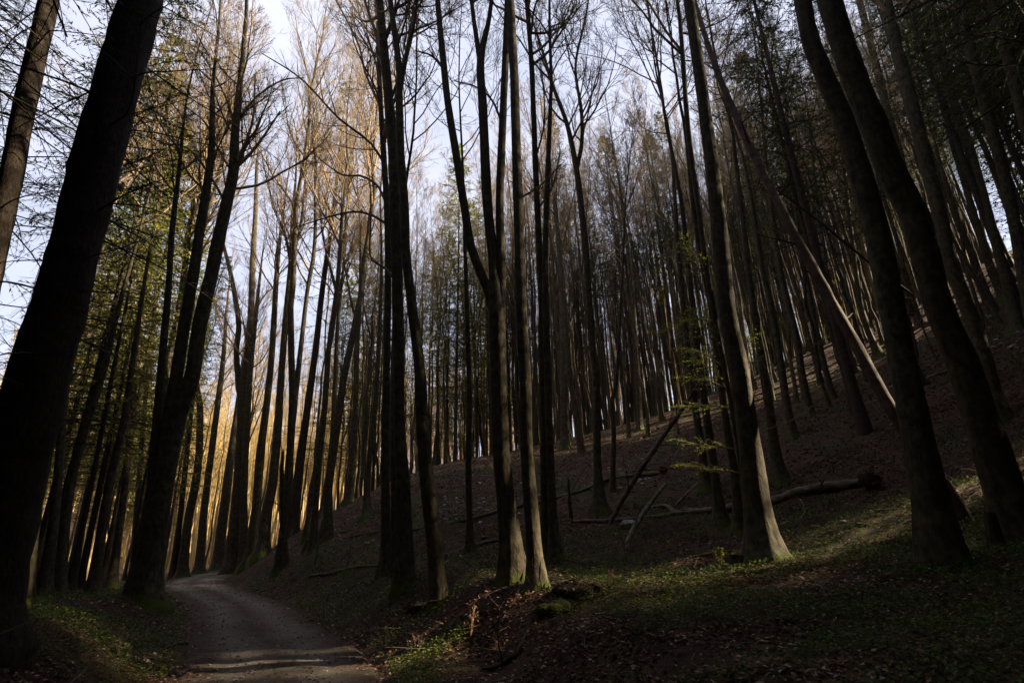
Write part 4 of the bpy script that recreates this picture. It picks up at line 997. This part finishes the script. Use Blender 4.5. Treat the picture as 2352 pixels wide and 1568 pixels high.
for (x0, x1, y0, y1, n, dm) in ((-11, 11, -9, -1.2, 30, 2.2), (3.5, 13, -2, 6, 10, 2.2), (-14, -4.5, -2, 6, 10, 2.2), (-34, -9, 5, 22, 22, 2.6)):  # high crowns added as cover against overhead sky light
    c = 0
    for _ in range(4000):
        if c >= n: break
        x, y = rs.uniform(x0, x1), rs.uniform(y0, y1)
        if (y > -1.2 and abs(x) < 1.12 * y + 3.5) or not ok(x, y, dm) or x * x + y * y < 6: continue
        place('spruce_tree', rs.choice(NV), ('trunk', 'lower_crown', 'crown'), x, y, rs.uniform(.95, 1.1), rs.random() * 6.28, 'high-crowned spruce added near the viewpoint to block overhead sky', 'shade spruces added around the viewpoint'); c += 1
# far wood as one mass
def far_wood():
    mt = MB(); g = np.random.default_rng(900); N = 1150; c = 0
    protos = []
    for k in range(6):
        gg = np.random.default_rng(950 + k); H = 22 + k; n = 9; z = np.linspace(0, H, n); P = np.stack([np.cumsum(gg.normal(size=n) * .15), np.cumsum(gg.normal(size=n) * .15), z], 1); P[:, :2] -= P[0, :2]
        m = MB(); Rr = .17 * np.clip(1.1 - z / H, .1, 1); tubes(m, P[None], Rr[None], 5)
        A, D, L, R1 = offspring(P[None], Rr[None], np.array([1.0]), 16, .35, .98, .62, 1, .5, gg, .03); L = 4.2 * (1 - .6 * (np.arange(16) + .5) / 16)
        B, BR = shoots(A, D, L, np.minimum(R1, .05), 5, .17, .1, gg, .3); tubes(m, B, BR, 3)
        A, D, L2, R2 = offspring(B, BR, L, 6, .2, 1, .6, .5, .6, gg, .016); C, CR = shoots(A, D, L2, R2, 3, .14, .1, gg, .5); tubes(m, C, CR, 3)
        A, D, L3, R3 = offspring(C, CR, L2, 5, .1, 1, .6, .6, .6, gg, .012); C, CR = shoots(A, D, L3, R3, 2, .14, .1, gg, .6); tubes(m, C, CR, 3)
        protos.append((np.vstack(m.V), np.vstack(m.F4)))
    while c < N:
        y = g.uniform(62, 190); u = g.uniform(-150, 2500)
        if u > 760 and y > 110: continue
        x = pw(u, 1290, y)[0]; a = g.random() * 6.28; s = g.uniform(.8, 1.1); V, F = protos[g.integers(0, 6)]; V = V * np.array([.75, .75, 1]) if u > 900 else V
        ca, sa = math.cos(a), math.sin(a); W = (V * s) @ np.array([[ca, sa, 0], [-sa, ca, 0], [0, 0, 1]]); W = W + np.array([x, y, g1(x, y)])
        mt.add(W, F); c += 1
    o = mt.build('far_wood', M['farwood']); tag(o, 'distant bare beech wood with tan sun glow in its colour beyond the valley', 'woods', None, 'stuff')
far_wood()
def crest_wood():
    mt = MB(); g = np.random.default_rng(910); protos = []
    for k in range(6):
        gg = np.random.default_rng(970 + k); H = 20 + k; n = 9; z = np.linspace(0, H, n); P = np.stack([np.cumsum(gg.normal(size=n) * .12), np.cumsum(gg.normal(size=n) * .12), z], 1); P[:, :2] -= P[0, :2]
        m = MB(); Rr = (.07 + .012 * k) * np.clip(1.15 - z / H, .1, 1); tubes(m, P[None], Rr[None], 5)
        A, D, L, R1 = offspring(P[None], Rr[None], np.array([1.0]), 18, .45, .98, .5, 1, .5, gg, .015); L = 3.0 * (1 - .6 * (np.arange(18) + .5) / 18)
        B, BR = shoots(A, D, L, np.minimum(R1, .03), 6, .15, .15, gg, .3); tubes(m, B, BR, 3)
        A, D, L2, R2 = offspring(B, BR, L, 6, .2, 1, .6, .5, .6, gg, .010); C, CR = shoots(A, D, L2, R2, 4, .12, .16, gg, .5); tubes(m, C, CR, 3)
        A, D, L3, R3 = offspring(C, CR, L2, 5, .1, 1, .6, .6, .6, gg, .008); C, CR = shoots(A, D, L3, R3, 2, .12, .1, gg, .6); tubes(m, C, CR, 3)
        protos.append((np.vstack(m.V), np.vstack(m.F4)))
    c = 0
    while c < 640:
        y = g.uniform(40, 82); u = g.uniform(780, 2500); x = pw(u, 1290, y)[0]
        if u < 1150 and g.random() < .5: continue
        a = g.random() * 6.28; s = g.uniform(.85, 1.15); V, F = protos[g.integers(0, 6)]; ca, sa = math.cos(a), math.sin(a)
        mt.add((V * s) @ np.array([[ca, sa, 0], [-sa, ca, 0], [0, 0, 1]]) + np.array([x, y, g1(x, y)]), F); c += 1
    o = mt.build('crest_wood', M['crestwood']); tag(o, 'dense thicket of thin far trunks closing the view behind the hill crest', 'woods', None, 'stuff')
crest_wood()

# ------------------------------------------------------------------ floor cover
def sample_xy(n, ylo, yhi, g, power=1.0):
    y = ylo + (yhi - ylo) * g.random(n) ** power
    u = g.uniform(-1.0, 1.0, n); x = u * (0.98 * y + .8)
    return x, y
def green_mask(x, y):
    z = tps(x, y)
    a = vnoise(x * .55, y * .55, 21) * .6 + vnoise(x * 1.7, y * 1.7, 22) * .4
    thr = np.where(z > 3.2, .72, np.where(z > 2.3, .60, .46))
    thr = thr - .13 * (1 / (1 + np.exp(-(x - .6 * y + 2.2) * 1.2))) * (z < 2.2)
    thr = thr - .22 * np.exp(-((x + 4.6) / 2.6) ** 2 - ((y - 17.5) / 5.5) ** 2)
    thr = thr + np.where((x < -3) & (y < 9), .2, 0)
    bank = np.exp(-(((x - (-.6)) / 1.8) ** 2 + ((y - 7.6) / 2.0) ** 2)) * .22
    return a - thr - bank
g = np.random.default_rng(77)
mb = MB()
for n, ylo, yhi, s in ((52000, 3.0, 9, .026), (52000, 8, 16, .032), (46000, 15, 34, .050)):
    x, y = sample_xy(n, ylo, yhi, g, .8); pd = path_dist(x, y)
    keep = (pd > 0.0) | ((g.random(n) < .09) & (pd < -.0)) | ((pd > -.45) & (g.random(n) < .5 + pd)) | ((np.abs(pd + 1.2) < .22) & (g.random(n) < .22)); keep &= (green_mask(x, y) < 0.08) | (g.random(n) < .3)
    keep &= (vnoise(x * 1.3, y * 1.3, 31) + .5 * vnoise(x * 4, y * 4, 32) + g.normal(size=n) * .12) > .42
    x, y = x[keep], y[keep]; zz = gz(x, y) + g.uniform(.004, .03, len(x)) + np.where(path_dist(x, y) < 0, .09, 0)
    leaf_quads(mb, np.stack([x, y, zz], 1), g.uniform(.7, 1.3, len(x)) * s, g, .42)
tag(mb.build('leaf_litter', M['litter'], smooth=False), 'fallen brown beech leaves covering the forest floor', 'leaf litter', None, 'stuff')
mb = MB()
for n, ylo, yhi, s in ((34000, 3.0, 9, .020), (30000, 8, 17, .026), (18000, 16, 26, .04)):
    x, y = sample_xy(n, ylo, yhi, g, .8); keep = (green_mask(x, y) + g.normal(size=n) * .03 > 0) & (path_dist(x, y) > .12); x, y = x[keep], y[keep]
    z0 = gz(x, y)
    for k in range(4):
        hh = g.uniform(.02, .11, len(x)); P = np.stack([x + g.normal(size=len(x)) * .04, y + g.normal(size=len(x)) * .04, z0 + hh], 1)
        leaf_quads(mb, P, g.uniform(.45, 1.1, len(x)) * s, g, .6)
tag(mb.build('ground_cover', M['herb'], smooth=False), 'low green woodland herbs growing in patches', 'herbs', None, 'stuff')
mb = MB()
x, y = sample_xy(1500, 3.5, 20, g); keep = (green_mask(x, y) > .04) & (path_dist(x, y) > .3); x, y = x[keep], y[keep]
leaf_quads(mb, np.stack([x, y, gz(x, y) + .12], 1), np.full(len(x), .010), g, .4)
tag(mb.build('wood_anemones', M['herbwhite'], smooth=False), 'tiny white spring flowers dotted over the herbs', 'flowers', None, 'stuff')
# pale limestone rubble on the slope, pebbles on the track, fallen twigs
mb = MB()
for (u0, u1, v0, v1, n, s) in ((1020, 1260, 1090, 1210, 150, .06), (1380, 1500, 1040, 1120, 80, .06), (1260, 1380, 1060, 1150, 60, .05), (680, 860, 1180, 1260, 40, .05), (2150, 2352, 640, 800, 120, .08), (1880, 2100, 720, 900, 60, .07)):
    for _ in range(n):
        P = hit(g.uniform(u0, u1), g.uniform(v0, v1))
        if P is None or P[1] > 48: continue
        icos(mb, (P[0], P[1], g1(P[0], P[1]) + .01), s * g.uniform(.3, 1.2), g, (1.2, 1, .6), 1, .15)
tag(mb.build('rubble', M['stone'], smooth=False), 'small pale limestone rubble strewn over the slope', 'rubble', None, 'stuff')
mb = MB()
k = g.integers(60, 250, 1500); a_ = g.uniform(-1, 1, 1500)
for i in range(1500):
    p = PL[k[i]]; x = p[0] + a_[i] * p[2] * .95; y = p[1] + g.uniform(-.1, .1)
    icos(mb, (x, y, float(base([x], [y])[0]) + .012), g.uniform(.008, .026), g, (1.2, 1, .6), 1, .2)
tag(mb.build('gravel', M['gravel'], smooth=False), 'loose grey stones scattered on the track', 'gravel', None, 'stuff')
mb = MB(); n = 5200
x, y = sample_xy(n, 3.5, 40, g, .8); keep = path_dist(x, y) > .1; x, y = x[keep], y[keep]; n = len(x)
a_ = g.random(n) * 6.28; D = np.stack([np.cos(a_), np.sin(a_), g.normal(size=n) * .12 + .05], 1)
A, AR = shoots(np.stack([x, y, gz(x, y) + .02], 1), D, g.uniform(.15, .75, n), g.uniform(.003, .008, n), 5, 0, .12, g, .4)
A[:, 1:, 2] = np.maximum(A[:, 1:, 2], gz(A[:, 1:, 0].ravel(), A[:, 1:, 1].ravel()).reshape(n, 4) + .01); tubes(mb, A, AR, 4)
tag(mb.build('twig_litter', M['log']), 'thin dry twigs littering the leaves', 'twigs', None, 'stuff')

# small saplings with leftover orange leaves
def dry_sapling(label, u, v, h, seed, leafmat='dryleaf', nleaf=60):
    g = np.random.default_rng(seed); P = hit(u, v); P[2] = g1(P[0], P[1]); o = tag(empty('beech_seedling', P), label, 'sapling')
    n = 3; D = np.tile([[0, 0, 1.0]], (n, 1)) + g.normal(size=(n, 3)) * .22
    A, AR = shoots(np.zeros((n, 3)), D, np.full(n, h) * g.uniform(.6, 1, n), np.full(n, .006), 9, .05, .12, g, .3); ms, ml = MB(), MB(); tubes(ms, A, AR, 4)
    a, d, L, r = offspring(A, AR, np.full(n, h), 7, .25, 1, .9, .35, .6, g, .002); B, BR = shoots(a, d, L, r, 5, 0, .12, g, .4); tubes(ms, B, BR, 3)
    pp = B.reshape(-1, 3); pp = pp[g.permutation(len(pp))[:nleaf]]; leaf_quads(ml, pp, g.uniform(.016, .028, len(pp)), g, 2.0)
    ms.build('stem', M['twig'], o); ml.build('foliage', M[leafmat], o)
dry_sapling('small seedling with orange dry leaves in front of the ditch beeches', 1080, 1410, .45, 81)
dry_sapling('tiny dry-leaved seedling in the ditch bank below the orange seedling', 1150, 1440, .35, 82, nleaf=25)
dry_sapling('dry-leaved seedling beside the low brush heap', 1405, 1360, .30, 83, nleaf=30)
dry_sapling('fresh green seedling on the verge right of the track', 880, 1490, .40, 84, 'leaf', 30)
dry_sapling('fresh green seedling left of the little stump', 1655, 1300, .35, 85, 'leaf', 40)
dry_sapling('bare twiggy seedling in the dark leaves at bottom centre', 960, 1500, .4, 86, nleaf=6)
dry_sapling('thin twiggy seedling in herbs at the bottom left', 262, 1520, .4, 87, nleaf=4)
